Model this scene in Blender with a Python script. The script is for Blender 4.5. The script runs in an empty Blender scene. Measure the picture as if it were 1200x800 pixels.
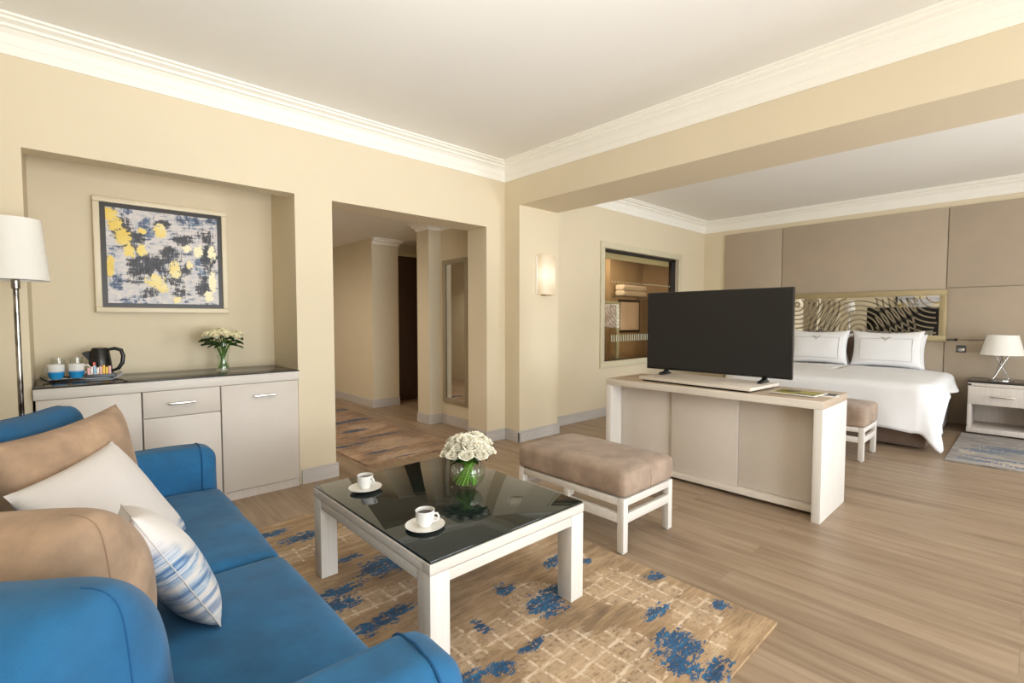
import bpy, bmesh, math, random
from mathutils import Vector, Matrix, noise as mnoise
random.seed(7)
PI = math.pi
scn = bpy.context.scene
COL = scn.collection

# ------------------------------------------------------------------ materials
def S(r, g, b):
    f = lambda c: (c/255/12.92) if c/255 <= .04045 else ((c/255+.055)/1.055)**2.4
    return (f(r), f(g), f(b), 1)

class NT:
    """small node-tree helper"""
    def __init__(s, name):
        s.m = bpy.data.materials.new(name); s.m.use_nodes = True
        s.t = s.m.node_tree; s.n = s.t.nodes; s.l = s.t.links
        s.b = s.n['Principled BSDF']
    def node(s, typ, **kw):
        nd = s.n.new(typ)
        for k, v in kw.items():
            if k.startswith('i_'):
                key = k[2:]
                nd.inputs[int(key) if key.isdigit() else key.replace('_', ' ')].default_value = v
            else: setattr(nd, k, v)
        return nd
    def link(s, a, b): s.l.new(a, b)
    def coords(s, scale=(1, 1, 1), rot=(0, 0, 0), kind='Object', loc=(0, 0, 0)):
        tc = s.node('ShaderNodeTexCoord'); mp = s.node('ShaderNodeMapping')
        mp.inputs['Scale'].default_value = scale; mp.inputs['Rotation'].default_value = rot
        mp.inputs['Location'].default_value = loc
        s.link(tc.outputs[kind], mp.inputs['Vector']); return mp.outputs['Vector']
    def noise(s, vec, scale=5, detail=4, rough=.5, dist=0):
        n = s.node('ShaderNodeTexNoise'); n.inputs['Scale'].default_value = scale
        n.inputs['Detail'].default_value = detail; n.inputs['Roughness'].default_value = rough
        n.inputs['Distortion'].default_value = dist
        s.link(vec, n.inputs['Vector']); return n.outputs['Fac']
    def ramp(s, fac, stops, interp='LINEAR'):
        r = s.node('ShaderNodeValToRGB'); r.color_ramp.interpolation = interp
        e = r.color_ramp.elements
        while len(e) < len(stops): e.new(.5)
        for el, (p, c) in zip(e, stops): el.position = p; el.color = c if len(c) == 4 else (*c, 1)
        s.link(fac, r.inputs['Fac']); return r.outputs['Color']
    def math(s, op, a, b=None, c=None, clamp=False):
        m = s.node('ShaderNodeMath', operation=op); m.use_clamp = clamp
        for i, v in enumerate((a, b, c)):
            if v is None: continue
            if isinstance(v, (int, float)): m.inputs[i].default_value = v
            else: s.link(v, m.inputs[i])
        return m.outputs[0]
    def mix(s, fac, a, b, blend='MIX'):
        m = s.node('ShaderNodeMix', data_type='RGBA', blend_type=blend)
        for i, v in ((0, fac), (6, a), (7, b)):
            if isinstance(v, (int, float)): m.inputs[i].default_value = v
            elif isinstance(v, tuple): m.inputs[i].default_value = v
            else: s.link(v, m.inputs[i])
        return m.outputs[2]
    def step(s, v, lo, hi):
        m = s.node('ShaderNodeMapRange', interpolation_type='SMOOTHSTEP')
        m.inputs['From Min'].default_value = lo; m.inputs['From Max'].default_value = hi
        s.link(v, m.inputs['Value']); return m.outputs['Result']
    def attr(s, name):
        return s.node('ShaderNodeAttribute', attribute_name=name).outputs['Fac']
    def base(s, c):
        if isinstance(c, tuple): s.b.inputs['Base Color'].default_value = c
        else: s.link(c, s.b.inputs['Base Color'])
    def bump(s, h, strength=.2, dist=.01):
        b = s.node('ShaderNodeBump'); b.inputs['Strength'].default_value = strength
        b.inputs['Distance'].default_value = dist
        s.link(h, b.inputs['Height']); s.link(b.outputs['Normal'], s.b.inputs['Normal'])
    def set(s, **kw):
        for k, v in kw.items(): s.b.inputs[k.replace('_', ' ')].default_value = v
        return s

def plain(name, c, rough=.5, metal=0, var=.06, vscale=6, bump=0, bscale=80, **kw):
    n = NT(name); v = n.coords()
    f = n.noise(v, vscale, 4)
    lo = tuple(x*(1-var) for x in c[:3])+(1,); hi = tuple(min(1, x*(1+var)) for x in c[:3])+(1,)
    n.base(n.ramp(f, [(.3, lo), (.7, hi)])); n.set(Roughness=rough, Metallic=metal, **kw)
    if bump: n.bump(n.noise(v, bscale, 3), bump, .004)
    return n.m

def wood(name, c, c2, axis='Z', rough=.45, scale=1.0):
    n = NT(name)
    sc = {'X': (1.5, 40, 40), 'Y': (40, 1.5, 40), 'Z': (40, 40, 1.5)}[axis]
    v = n.coords(tuple(x*scale for x in sc))
    f = n.noise(v, 1.5, 5, .6)
    n.base(n.ramp(f, [(.3, c2), (.65, c)])); n.set(Roughness=rough); n.bump(f, .06, .003)
    return n.m

def fabric(name, c, var=.12, vscale=5, bscale=500, rough=.85, sheen=.3, wr=0.0):
    n = NT(name); v = n.coords()
    f = n.noise(v, vscale, 5, .6)
    lo = tuple(x*(1-var) for x in c[:3])+(1,); hi = tuple(min(1, x*(1+var)) for x in c[:3])+(1,)
    n.base(n.ramp(f, [(.3, lo), (.7, hi)])); n.set(Roughness=rough)
    n.b.inputs['Sheen Weight'].default_value = sheen
    h = n.noise(v, bscale, 2)
    if wr:
        w = n.noise(n.coords((1, 1, 3)), 6, 3, .5, .6)
        h = n.math('ADD', n.math('MULTIPLY', h, .15), n.math('MULTIPLY', w, wr))
    n.bump(h, .35, .01)
    return n.m

M = {}
M['wall'] = plain('cream_paint', S(226, 213, 186), .75, var=.015, vscale=2, bump=.03, bscale=250)
M['wall_hall'] = plain('hall_paint', S(222, 210, 184), .75, var=.015, vscale=2)
M['ceiling'] = plain('ceiling_paint', S(244, 242, 236), .85, var=.01, vscale=2)
M['cornice'] = plain('white_cornice_paint', S(250, 247, 238), .6, var=.01)
M['baseboard'] = wood('pale_grey_baseboard_paint', S(205, 200, 195), S(190, 185, 181), 'X', .5)
M['panel'] = fabric('taupe_wall_upholstery', S(186, 170, 150), .04, 3, 600, .8, .1)
M['white_wood'] = wood('whitewashed_wood', S(226, 221, 214), S(216, 210, 202), 'Z', .45)
M['white_wood_x'] = wood('whitewashed_wood_long', S(222, 216, 208), S(210, 203, 194), 'X', .45)
M['white_wood_y'] = wood('whitewashed_wood_cross', S(228, 219, 208), S(212, 202, 189), 'Y', .45)
M['grey_wood'] = wood('greige_wood', S(214, 205, 196), S(203, 193, 184), 'Z', .5)
M['console_top'] = wood('greige_wood_top', S(190, 172, 152), S(172, 153, 133), 'Y', .4)
M['door_panel'] = plain('greige_lacquer', S(213, 204, 194), .5, var=.02)
M['black_glass'] = plain('black_glass', S(30, 38, 36), .02, var=.0, Specular_IOR_Level=.6)
M['dark_counter'] = plain('dark_counter_glass', S(50, 47, 45), .14, var=.03, Specular_IOR_Level=.25)
M['chrome'] = plain('brushed_chrome', S(200, 200, 200), .22, 1, var=.05)
M['handle'] = plain('satin_nickel', S(225, 222, 216), .25, 1, var=.03)
M['black_plastic'] = plain('black_plastic', S(22, 22, 24), .25, var=.1)
M['grey_plastic'] = plain('grey_plastic', S(70, 74, 80), .4, var=.1)
M['screen'] = plain('tv_screen', S(40, 39, 38), .32, var=.0, Specular_IOR_Level=.35)
M['shade'] = None
M['blue'] = fabric('teal_blue_velvet', S(22, 94, 140), .24, 7, 400, .8, .10, .6)
M['blue_dark'] = fabric('deep_blue_velvet', S(18, 84, 126), .14, 4, 400, .8, .06, .8)
M['tan'] = fabric('tan_suede', S(168, 140, 114), .30, 7, 500, .85, .1, .45)
M['bench_suede'] = fabric('taupe_suede', S(156, 135, 118), .26, 8, 500, .8, .15, .35)
M['seam'] = plain('seam_thread', S(150, 122, 98), .9)
M['blue_seam'] = plain('blue_seam_thread', S(12, 78, 124), .9)
M['linen'] = fabric('white_linen', S(236, 236, 238), .02, 4, 500, .8, .15, .25)
M['linen_grey'] = plain('grey_embroidery', S(182, 178, 174), .9)
M['brown_fabric'] = fabric('brown_upholstery', S(112, 92, 78), .1, 6, 500, .85, .2)
M['porcelain'] = plain('white_porcelain', S(240, 238, 233), .12, var=.01)
M['coffee'] = plain('black_coffee', S(46, 20, 12), .08, var=.05)
M['stem'] = plain('green_stem', S(122, 176, 56), .5, var=.2, vscale=20)
M['stem_dark'] = plain('deep_green_stem', S(84, 128, 44), .5, var=.2, vscale=20)
M['leaf'] = plain('dark_green_leaf', S(46, 84, 30), .5, var=.3, vscale=20)
M['petal'] = plain('ivory_petal', S(247, 243, 228), .6, var=.03, vscale=20)
M['petal_yellow'] = plain('cream_petal', S(255, 246, 214), .6, var=.05, vscale=20)
M['brass'] = plain('champagne_gold_frame', S(176, 160, 124), .4, .35, var=.05)
M['frame_cream'] = plain('cream_gilt_frame', S(232, 220, 192), .4, var=.03)
M['frame_black'] = plain('black_frame_inset', S(42, 36, 32), .4)
M['dark_door'] = wood('dark_brown_door', S(84, 60, 46), S(66, 46, 36), 'Z', .45)
M['bath_wall'] = plain('tan_bath_tile', S(176, 154, 122), .35, var=.08, vscale=3)
M['mirror'] = plain('mirror_silver', S(225, 225, 222), .02, 1, var=0)
M['towel'] = fabric('white_towel', S(240, 228, 208), .04, 9, 300, .95, .3)
M['tray_black'] = plain('black_lacquer_tray', S(14, 13, 13), .12, var=.05)
M['win_frame'] = plain('sage_cream_window_frame', S(214, 206, 178), .5, var=.02)
M['blind'] = plain('pale_green_blind_box', S(206, 212, 188), .6, var=.03)
M['curtain'] = fabric('sheer_curtain', S(232, 228, 218), .04, 4, 400, .9, .2)
M['reveal'] = plain('shadow_gap', S(40, 36, 32), .8)  # near-black colour that paints shade into recesses and gaps

def shade_mat(name, c, glow, trans=.25):
    n = NT(name); n.base(c); n.set(Roughness=.8)
    if glow:
        n.b.inputs['Emission Color'].default_value = c; n.b.inputs['Emission Strength'].default_value = glow
    f = n.noise(n.coords((1, 1, 1)), 300, 2); n.bump(f, .08, .002)
    return n.m
M['shade'] = shade_mat('white_lamp_shade', S(236, 233, 226), 0.05)
def sconce_mat():
    n = NT('lit_sconce_glass'); n.base(S(214, 200, 174)); n.set(Roughness=.4)
    v = n.coords(); sp = n.node('ShaderNodeSeparateXYZ'); n.link(v, sp.inputs[0])
    z = n.math('ABSOLUTE', sp.outputs['Z']); f = n.step(z, .0, .2)
    n.link(n.ramp(f, [(0, S(255, 246, 226)), (1, S(255, 222, 176))]), n.b.inputs['Emission Color'])
    n.link(n.math('MULTIPLY_ADD', f, -.32, .50), n.b.inputs['Emission Strength'])
    return n.m
M['sconce'] = sconce_mat()

def glass_mat(name, tint=(1, 1, 1, 1), trans=.85, rough=.0, f0=.06):
    """thin clear glass that lets light through"""
    n = NT(name); t = n.t
    for nd in list(n.n):
        if nd.type != 'OUTPUT_MATERIAL': n.n.remove(nd)
    out = [x for x in n.n if x.type == 'OUTPUT_MATERIAL'][0]
    tr = n.node('ShaderNodeBsdfTransparent'); tr.inputs[0].default_value = tint
    gl = n.node('ShaderNodeBsdfGlossy'); gl.inputs['Roughness'].default_value = rough
    fr = n.node('ShaderNodeLayerWeight'); fr.inputs['Blend'].default_value = .5
    fac = n.math('MULTIPLY_ADD', n.math('POWER', fr.outputs['Facing'], 2.5), 1-trans, f0)
    mx = n.node('ShaderNodeMixShader')
    n.link(fac, mx.inputs[0]); n.link(tr.outputs[0], mx.inputs[1]); n.link(gl.outputs[0], mx.inputs[2])
    n.link(mx.outputs[0], out.inputs['Surface'])
    return n.m
M['glass'] = glass_mat('clear_glass', (.97, .98, .97, 1), .55)
M['bath_glass'] = glass_mat('tinted_window_glass', (.92, .86, .77, 1), .85, 0, .02)
M['pane'] = glass_mat('shower_glass', (.95, .94, .90, 1), 1.0, 0, .0)
M['water'] = glass_mat('vase_water', (.93, .97, .92, 1), .8)

def floor_mat():
    n = NT('oak_plank_floor')
    tc = n.node('ShaderNodeTexCoord'); sp = n.node('ShaderNodeSeparateXYZ'); n.link(tc.outputs['Object'], sp.inputs[0])
    cb = n.node('ShaderNodeCombineXYZ'); n.link(sp.outputs['Y'], cb.inputs[0]); n.link(sp.outputs['X'], cb.inputs[1])
    br = n.node('ShaderNodeTexBrick'); br.offset = .37
    n.link(cb.outputs[0], br.inputs['Vector'])
    br.inputs['Scale'].default_value = 1; br.inputs['Brick Width'].default_value = 1.6; br.inputs['Row Height'].default_value = .19
    br.inputs['Mortar Size'].default_value = .0012; br.inputs['Mortar Smooth'].default_value = .3
    br.inputs['Color1'].default_value = (0, 0, 0, 1); br.inputs['Color2'].default_value = (1, 1, 1, 1); br.inputs['Mortar'].default_value = (.5, .5, .5, 1)
    bw = n.node('ShaderNodeRGBToBW'); n.link(br.outputs['Color'], bw.inputs[0])
    # grain, offset per plank
    off = n.node('ShaderNodeCombineXYZ'); n.link(n.math('MULTIPLY', bw.outputs[0], 40), off.inputs[1])
    add = n.node('ShaderNodeVectorMath', operation='ADD'); n.link(tc.outputs['Object'], add.inputs[0]); n.link(off.outputs[0], add.inputs[1])
    mp = n.node('ShaderNodeMapping'); mp.inputs['Scale'].default_value = (22, 1.2, 1); n.link(add.outputs[0], mp.inputs['Vector'])
    g1 = n.noise(mp.outputs[0], 1.0, 7, .62, .5)
    mp2 = n.node('ShaderNodeMapping'); mp2.inputs['Scale'].default_value = (5, .8, 1); n.link(add.outputs[0], mp2.inputs['Vector'])
    g2 = n.noise(mp2.outputs[0], 1.0, 4, .55, .8)
    g = n.math('ADD', n.math('MULTIPLY', g1, .6), n.math('MULTIPLY', g2, .4))
    col = n.ramp(g, [(.28, S(118, 97, 78)), (.5, S(158, 137, 114)), (.72, S(181, 161, 138))])
    tone = n.ramp(bw.outputs[0], [(0, (.93, .92, .91, 1)), (1, (1.05, 1.04, 1.03, 1))])
    col = n.mix(1, col, tone, 'MULTIPLY')
    col = n.mix(n.math('MULTIPLY', br.outputs['Fac'], .4), col, S(92, 72, 54))
    n.base(col); n.set(Roughness=.42)
    n.bump(n.math('SUBTRACT', g1, n.math('MULTIPLY', br.outputs['Fac'], .6)), .08, .003)
    return n.m
M['floor'] = floor_mat()

def rug_mat(name, hall=False, bed=False):
    n = NT(name); v = n.coords()
    st = n.noise(n.coords((22, 2.5, 1) if bed else (3, 26, 1)), 1, 6, .65, .4)     # streaks run along x
    fine = n.noise(n.coords((150, 12, 1) if bed else (14, 190, 1)), 1, 3, .6)
    bl = n.noise(v, 2.2, 4, .55, .5)
    f = n.math('ADD', n.math('MULTIPLY', st, .55), n.math('MULTIPLY', bl, .45))
    if bed:
        c = n.ramp(f, [(.32, S(70, 68, 68)), (.45, S(118, 112, 106)), (.55, S(160, 152, 142)), (.66, S(196, 188, 176))])
    elif hall:
        c = n.ramp(f, [(.30, S(92, 70, 50)), (.45, S(140, 108, 78)), (.56, S(178, 144, 110)), (.68, S(206, 178, 146))])
    else:
        c = n.ramp(f, [(.30, S(100, 78, 54)), (.44, S(150, 122, 88)), (.56, S(182, 151, 113)), (.70, S(210, 186, 152))])
    c = n.mix(n.step(fine, .54, .70), c, n.mix(.35, c, S(212, 186, 144)))
    c = n.mix(n.math('MULTIPLY', n.step(fine, .48, .32), .38), c, S(80, 58, 36))
    c = n.mix(n.math('MULTIPLY', n.step(n.noise(n.coords((2.5, 7, 1), loc=(3, 1, 0)), 1, 5, .65, .6), .54, .68), .42), c, S(92, 70, 50))
    spk = n.noise(v, 55, 3, .6)
    n2 = n.noise(n.coords((16, 38, 1)), 1, 5, .7, .3)
    n3 = n.noise(n.coords((40, 60, 1)), 1, 3, .7)
    # cream scratched grid
    ca = n.attr('cream')
    def lines(sc, th, axis, seed):
        w = n.node('ShaderNodeTexWave', wave_type='BANDS', bands_direction=axis, wave_profile='SIN')
        w.inputs['Scale'].default_value = sc; w.inputs['Distortion'].default_value = 1.3; w.inputs['Detail'].default_value = 4
        w.inputs['Detail Scale'].default_value = 1.6; w.inputs['Phase Offset'].default_value = seed
        n.link(v, w.inputs['Vector']); return n.step(w.outputs['Fac'], th, th+.07)
    ln = n.math('MAXIMUM', lines(3.7, .91, 'X', 1.0), lines(2.9, .92, 'Y', 2.0))
    area = n.math('ADD', ca, n.math('MULTIPLY', n.math('SUBTRACT', n2, .5), 1.3))
    wash = n.math('MULTIPLY', n.step(area, .45, .62), n.step(spk, .36, .5))
    line = n.math('MULTIPLY', n.math('MULTIPLY', ln, n.step(n.math('ADD', ca, n.math('MULTIPLY', n.math('SUBTRACT', bl, .5), 1.6)), .28, .46)), n.step(n2, .42, .56))
    cr = S(220, 194, 164)
    c = n.mix(n.math('MULTIPLY', wash, .36), c, cr); c = n.mix(n.math('MULTIPLY', line, .15 if (hall or bed) else .85), c, S(228, 208, 182))
    # blue ink blotches
    ba = n.attr('blue')
    bf = n.math('ADD', ba, n.math('MULTIPLY', n.math('SUBTRACT', n2, .5), 3.2))
    bm = n.math('MULTIPLY', n.math('MULTIPLY', n.step(bf, .52, .60), n.step(ba, .0, .12)), n.step(n.math('ADD', n3, n.math('MULTIPLY', ba, .16)), .50, .58))
    bc = n.ramp(n.math('ADD', n.math('MULTIPLY', n3, .5), n.math('MULTIPLY', st, .5)), [(.4, S(8, 42, 72)), (.55, S(14, 86, 132)), (.70, S(66, 140, 178))])
    if hall: bc = n.ramp(n3, [(.4, S(26, 36, 56)), (.7, S(56, 82, 120))])
    if bed: bc = n.ramp(n3, [(.4, S(50, 62, 82)), (.7, S(96, 116, 146))])
    c = n.mix(bm, c, bc)
    n.base(c); n.set(Roughness=.95); n.b.inputs['Sheen Weight'].default_value = .15
    n.bump(n.math('ADD', spk, fine), .5, .004)
    return n.m
M['rug'] = rug_mat('abstract_wool_rug'); M['rug_hall'] = rug_mat('hall_wool_rug', hall=True); M['rug_bed'] = rug_mat('bedside_wool_rug', bed=True)

def art_mat():
    n = NT('abstract_painting'); v = n.coords()
    fx = n.noise(n.coords((16, 1, 26)), 1, 6, .7, .3)
    fz = n.noise(n.coords((30, 1, 14)), 1, 5, .7, .3)
    md = n.noise(n.coords((7, 1, 9)), 1, 6, .65, .5)
    c = n.ramp(fx, [(.30, S(150, 160, 176)), (.42, S(206, 204, 208)), (.6, S(226, 218, 214)), (.75, S(236, 230, 226))])
    hx_ = n.noise(n.coords((9, 1, 60)), 1, 6, .8, .2); vx_ = n.noise(n.coords((60, 1, 11)), 1, 6, .8, .2)
    bl = n.step(n.math('ADD', n.math('MULTIPLY', md, .45), n.math('ADD', n.math('MULTIPLY', hx_, .35), n.math('MULTIPLY', vx_, .20))), .505, .545)
    c = n.mix(bl, c, n.ramp(fx, [(.35, S(34, 48, 74)), (.5, S(74, 98, 134)), (.66, S(140, 160, 186))]))
    da = n.math('ADD', n.attr('dark'), n.math('MULTIPLY', n.math('SUBTRACT', n.math('ADD', n.math('MULTIPLY', md, .35), n.math('ADD', n.math('MULTIPLY', hx_, .30), n.math('MULTIPLY', vx_, .35))), .5), 7.5))
    c = n.mix(n.math('MULTIPLY', n.step(da, .42, .60), n.step(vx_, .66, .56)), c, n.ramp(fz, [(.35, S(22, 22, 26)), (.6, S(62, 62, 72)), (.75, S(130, 134, 150))]))
    ye = n.math('ADD', n.attr('yellow'), n.math('MULTIPLY', n.math('SUBTRACT', n.noise(n.coords((26, 1, 30)), 1, 6, .75), .5), 3.2))
    c = n.mix(n.math('MULTIPLY', n.math('MULTIPLY', n.step(ye, .42, .52), n.step(n.attr('yellow'), .02, .2)), n.step(n.math('ADD', n.math('MULTIPLY', n.attr('yellow'), .12), n.math('MULTIPLY_ADD', hx_, .5, n.math('MULTIPLY', vx_, .5))), .47, .51)), c, n.ramp(n.math('ADD', n.math('MULTIPLY', fx, .4), n.math('MULTIPLY', n.attr('pale'), .6)), [(.15, S(238, 204, 84)), (.4, S(246, 224, 130)), (.62, S(255, 246, 208))]))
    n.base(c); n.set(Roughness=.45); n.bump(n.math('ADD', fx, fz), .3, .003)
    return n.m
M['art'] = art_mat()

def blue_wash_mat(name='white_cushion_blue_wash', lo=0.0, diag=0.0):
    """white cushion cover, watercolour blue strokes on its lower part (local -y)"""
    n = NT(name); v = n.coords()
    sp = n.node('ShaderNodeSeparateXYZ'); n.link(v, sp.inputs[0])
    st = n.noise(n.coords((6, 55, 1), rot=(0, 0, .25)), 1, 5, .65, .4)
    h = n.math('ADD', n.math('MULTIPLY_ADD', sp.outputs['Y'], -3.2, lo), n.math('MULTIPLY', n.math('SUBTRACT', n.noise(v, 4, 3), .5), .9))
    h = n.math('MULTIPLY_ADD', sp.outputs['X'], diag, h)
    m = n.math('MULTIPLY', n.step(h, -.02, .16), n.step(st, .38, .54))
    m2 = n.math('MULTIPLY', m, n.step(n.math('MULTIPLY', h, -1), -1.3, -.2))
    n.base(n.mix(n.math('MULTIPLY', m2, .95), S(216, 210, 206), n.ramp(st, [(.45, S(150, 180, 208)), (.62, S(44, 96, 148))])))
    n.set(Roughness=.85); n.b.inputs['Sheen Weight'].default_value = .2
    w = n.noise(n.coords((1, 2, 1)), 7, 3, .5, .6)
    n.bump(n.math('ADD', n.math('MULTIPLY', n.noise(v, 400, 2), .15), n.math('MULTIPLY', w, .5)), .35, .01)
    return n.m
M['blue_wash'] = blue_wash_mat(lo=.22)
M['blue_wash2'] = blue_wash_mat('white_cushion_blue_corner', -1.15, 3.4)
M['cover_seam'] = plain('white_cover_seam', S(206, 200, 196), .9)

def mug_mat():
    n = NT('mug_blue_dip'); sp = n.node('ShaderNodeSeparateXYZ'); n.link(n.coords(), sp.inputs[0])
    n.base(n.ramp(sp.outputs['Z'], [(.040, S(40, 146, 206)), (.050, S(236, 234, 230))])); n.set(Roughness=.15); return n.m
M['mug'] = mug_mat()

def sachet_mat(name, a, b):
    n = NT(name); f = n.noise(n.coords((60, 60, 30)), 1, 2)
    n.base(n.ramp(f, [(.48, a), (.52, b)])); n.set(Roughness=.4); return n.m

# ------------------------------------------------------------------ mesh builder
class B:
    def __init__(s): s.bm = bmesh.new()
    def _merge(s, bm, mat=None):
        if mat is not None: bm.transform(mat)
        me = bpy.data.meshes.new('tmp'); bm.to_mesh(me); bm.free()
        s.bm.from_mesh(me); bpy.data.meshes.remove(me); return s
    def box(s, x0, x1, y0, y1, z0, z1, bev=.003, seg=2, mat=None):
        bm = bmesh.new(); bmesh.ops.create_cube(bm, size=1)
        bmesh.ops.scale(bm, vec=(abs(x1-x0), abs(y1-y0), abs(z1-z0)), verts=bm.verts)
        bmesh.ops.translate(bm, vec=((x0+x1)/2, (y0+y1)/2, (z0+z1)/2), verts=bm.verts)
        if bev: bmesh.ops.bevel(bm, geom=bm.edges[:], offset=bev, segments=seg, affect='EDGES', profile=.5)
        return s._merge(bm, mat)
    def lathe(s, prof, n=32, c=(0, 0, 0), mat=None, arc=2*PI, start=0):
        bm = bmesh.new(); full = abs(arc-2*PI) < 1e-6; rings = []
        cnt = n if full else n+1
        for r, z in prof:
            if r < 1e-6: rings.append([bm.verts.new((c[0], c[1], c[2]+z))])
            else: rings.append([bm.verts.new((c[0]+r*math.cos(start+arc*i/n), c[1]+r*math.sin(start+arc*i/n), c[2]+z)) for i in range(cnt)])
        for a, b in zip(rings, rings[1:]):
            m = n
            for i in range(m):
                j = (i+1) % len(a) if full else i+1; k = (i+1) % len(b) if full else i+1
                try:
                    if len(a) == 1 and len(b) == 1: continue
                    if len(a) == 1: bm.faces.new((a[0], b[i], b[k]))
                    elif len(b) == 1: bm.faces.new((a[i], a[j], b[0]))
                    else: bm.faces.new((a[i], a[j], b[k], b[i]))
                except ValueError: pass
        bmesh.ops.recalc_face_normals(bm, faces=bm.faces)
        return s._merge(bm, mat)
    def tube(s, pts, r, n=10, closed=False, mat=None):
        pts = [Vector(p) for p in pts]; bm = bmesh.new(); rings = []; N = len(pts)
        rr = r if isinstance(r, (list, tuple)) else [r]*N
        prev = None
        for i, p in enumerate(pts):
            if closed: t = pts[(i+1) % N]-pts[i-1]
            else: t = pts[min(i+1, N-1)]-pts[max(i-1, 0)]
            t.normalize()
            if prev is None:
                a = Vector((0, 0, 1)) if abs(t.z) < .9 else Vector((1, 0, 0)); u = t.cross(a).normalized()
            else: u = (prev-t*prev.dot(t)).normalized()
            prev = u; w = t.cross(u)
            rings.append([bm.verts.new(p+(u*math.cos(2*PI*k/n)+w*math.sin(2*PI*k/n))*rr[i]) for k in range(n)])
        for i in range(N if closed else N-1):
            a, b = rings[i], rings[(i+1) % N]
            for k in range(n): bm.faces.new((a[k], a[(k+1) % n], b[(k+1) % n], b[k]))
        if not closed:
            bm.faces.new(rings[0][::-1]); bm.faces.new(rings[-1])
        return s._merge(bm, mat)
    def prism(s, poly, h0, h1, axis='Z', bev=0, mat=None):
        """poly: 2-D points; axis Z -> (x,y), Y -> (x,z), X -> (y,z)"""
        bm = bmesh.new()
        f = {'Z': lambda a, b, h: (a, b, h), 'Y': lambda a, b, h: (a, h, b), 'X': lambda a, b, h: (h, a, b)}[axis]
        lo = [bm.verts.new(f(a, b, h0)) for a, b in poly]; hi = [bm.verts.new(f(a, b, h1)) for a, b in poly]
        bm.faces.new(lo); bm.faces.new(hi); n = len(poly)
        for i in range(n): bm.faces.new((lo[i], lo[(i+1) % n], hi[(i+1) % n], hi[i]))
        bmesh.ops.recalc_face_normals(bm, faces=bm.faces)
        if bev: bmesh.ops.bevel(bm, geom=bm.edges[:], offset=bev, segments=2, affect='EDGES')
        return s._merge(bm, mat)
    def grid(s, fn, nu, nv, wrap=False, mat=None):
        bm = bmesh.new()
        vs = [[bm.verts.new(fn(i/nu, j/nv)) for j in range(nv+1)] for i in range(nu+1)]
        for i in range(nu):
            for j in range(nv): bm.faces.new((vs[i][j], vs[i+1][j], vs[i+1][j+1], vs[i][j+1]))
        return s._merge(bm, mat)
    def build(s, name, mat, parent=None, smooth=True, loc=None, angle=40):
        me = bpy.data.meshes.new(name); s.bm.to_mesh(me); s.bm.free()
        if smooth and len(me.polygons):
            me.polygons.foreach_set('use_smooth', [True]*len(me.polygons)); me.set_sharp_from_angle(angle=math.radians(angle))
        me.materials.append(mat)
        o = bpy.data.objects.new(name, me); COL.objects.link(o)
        if parent is not None: o.parent = parent
        if loc: o.location = loc
        return o

def tag(o, label, cat, group=None, kind=None):
    o['label'] = label; o['category'] = cat
    if group: o['group'] = group
    if kind: o['kind'] = kind
    return o
def thing(name, label, cat, loc=(0, 0, 0), rz=0, group=None):
    o = bpy.data.objects.new(name, None); COL.objects.link(o); o.empty_display_size = .1
    o.location = loc; o.rotation_euler = (0, 0, rz); return tag(o, label, cat, group)
def struct(b, name, mat, label=None, **kw):
    o = b.build(name, mat, **kw); o['kind'] = 'structure'
    if label: o['label'] = label
    return o
def dup(root, loc=None, rz=None, label=None, group=None):
    r = root.copy(); COL.objects.link(r)
    if loc is not None: r.location = loc
    if rz is not None: r.rotation_euler = (0, 0, rz)
    if label: r['label'] = label
    if group: r['group'] = group
    for ch in list(root.children):
        c = ch.copy(); COL.objects.link(c); c.parent = r
        for g in list(ch.children):
            d = g.copy(); COL.objects.link(d); d.parent = c
    return r
def fattr(o, name, fn):
    a = o.data.attributes.new(name, 'FLOAT', 'POINT')
    a.data.foreach_set('value', [fn(v.co) for v in o.data.vertices])

def softbox(x0, x1, y0, y1, z0, z1, bev, puff=0, seg=5, cuts=5, amp=.006, fr=5):
    bm = bmesh.new(); bmesh.ops.create_cube(bm, size=1)
    c = Vector(((x0+x1)/2, (y0+y1)/2, (z0+z1)/2)); d = Vector((x1-x0, y1-y0, z1-z0))
    bmesh.ops.subdivide_edges(bm, edges=bm.edges[:], cuts=cuts, use_grid_fill=True)
    bmesh.ops.scale(bm, vec=d, verts=bm.verts)
    # round by pulling points to a rounded box
    for v in bm.verts:
        q = Vector([max(-(d[i]/2-bev), min(d[i]/2-bev, v.co[i])) for i in range(3)])
        r_ = v.co-q
        if r_.length > 1e-6: v.co = q+r_.normalized()*min(bev, r_.length) if r_.length > bev else v.co
    for v in bm.verts:
        a, e_ = v.co.x/(d.x/2), v.co.y/(d.y/2)
        if v.co.z > 0: v.co.z += puff*max(0, 1-a**4)*max(0, 1-e_**4)
        v.co += c
        nn = mnoise.noise_vector(v.co*fr)*amp; v.co += nn
    return bm

# ------------------------------------------------------------------ constants (metres)
CZ = 2.87                      # ceiling
YA = 3.81                      # niche wall front plane
YB = 3.82                      # bedroom side wall plane
XB0, XB1 = 3.43, 4.00          # beam
XH = 7.93                      # headboard wall
XR = -.52                      # wall behind the sofa
YW = -3.0                      # window wall
CORN = 2.69

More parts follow.
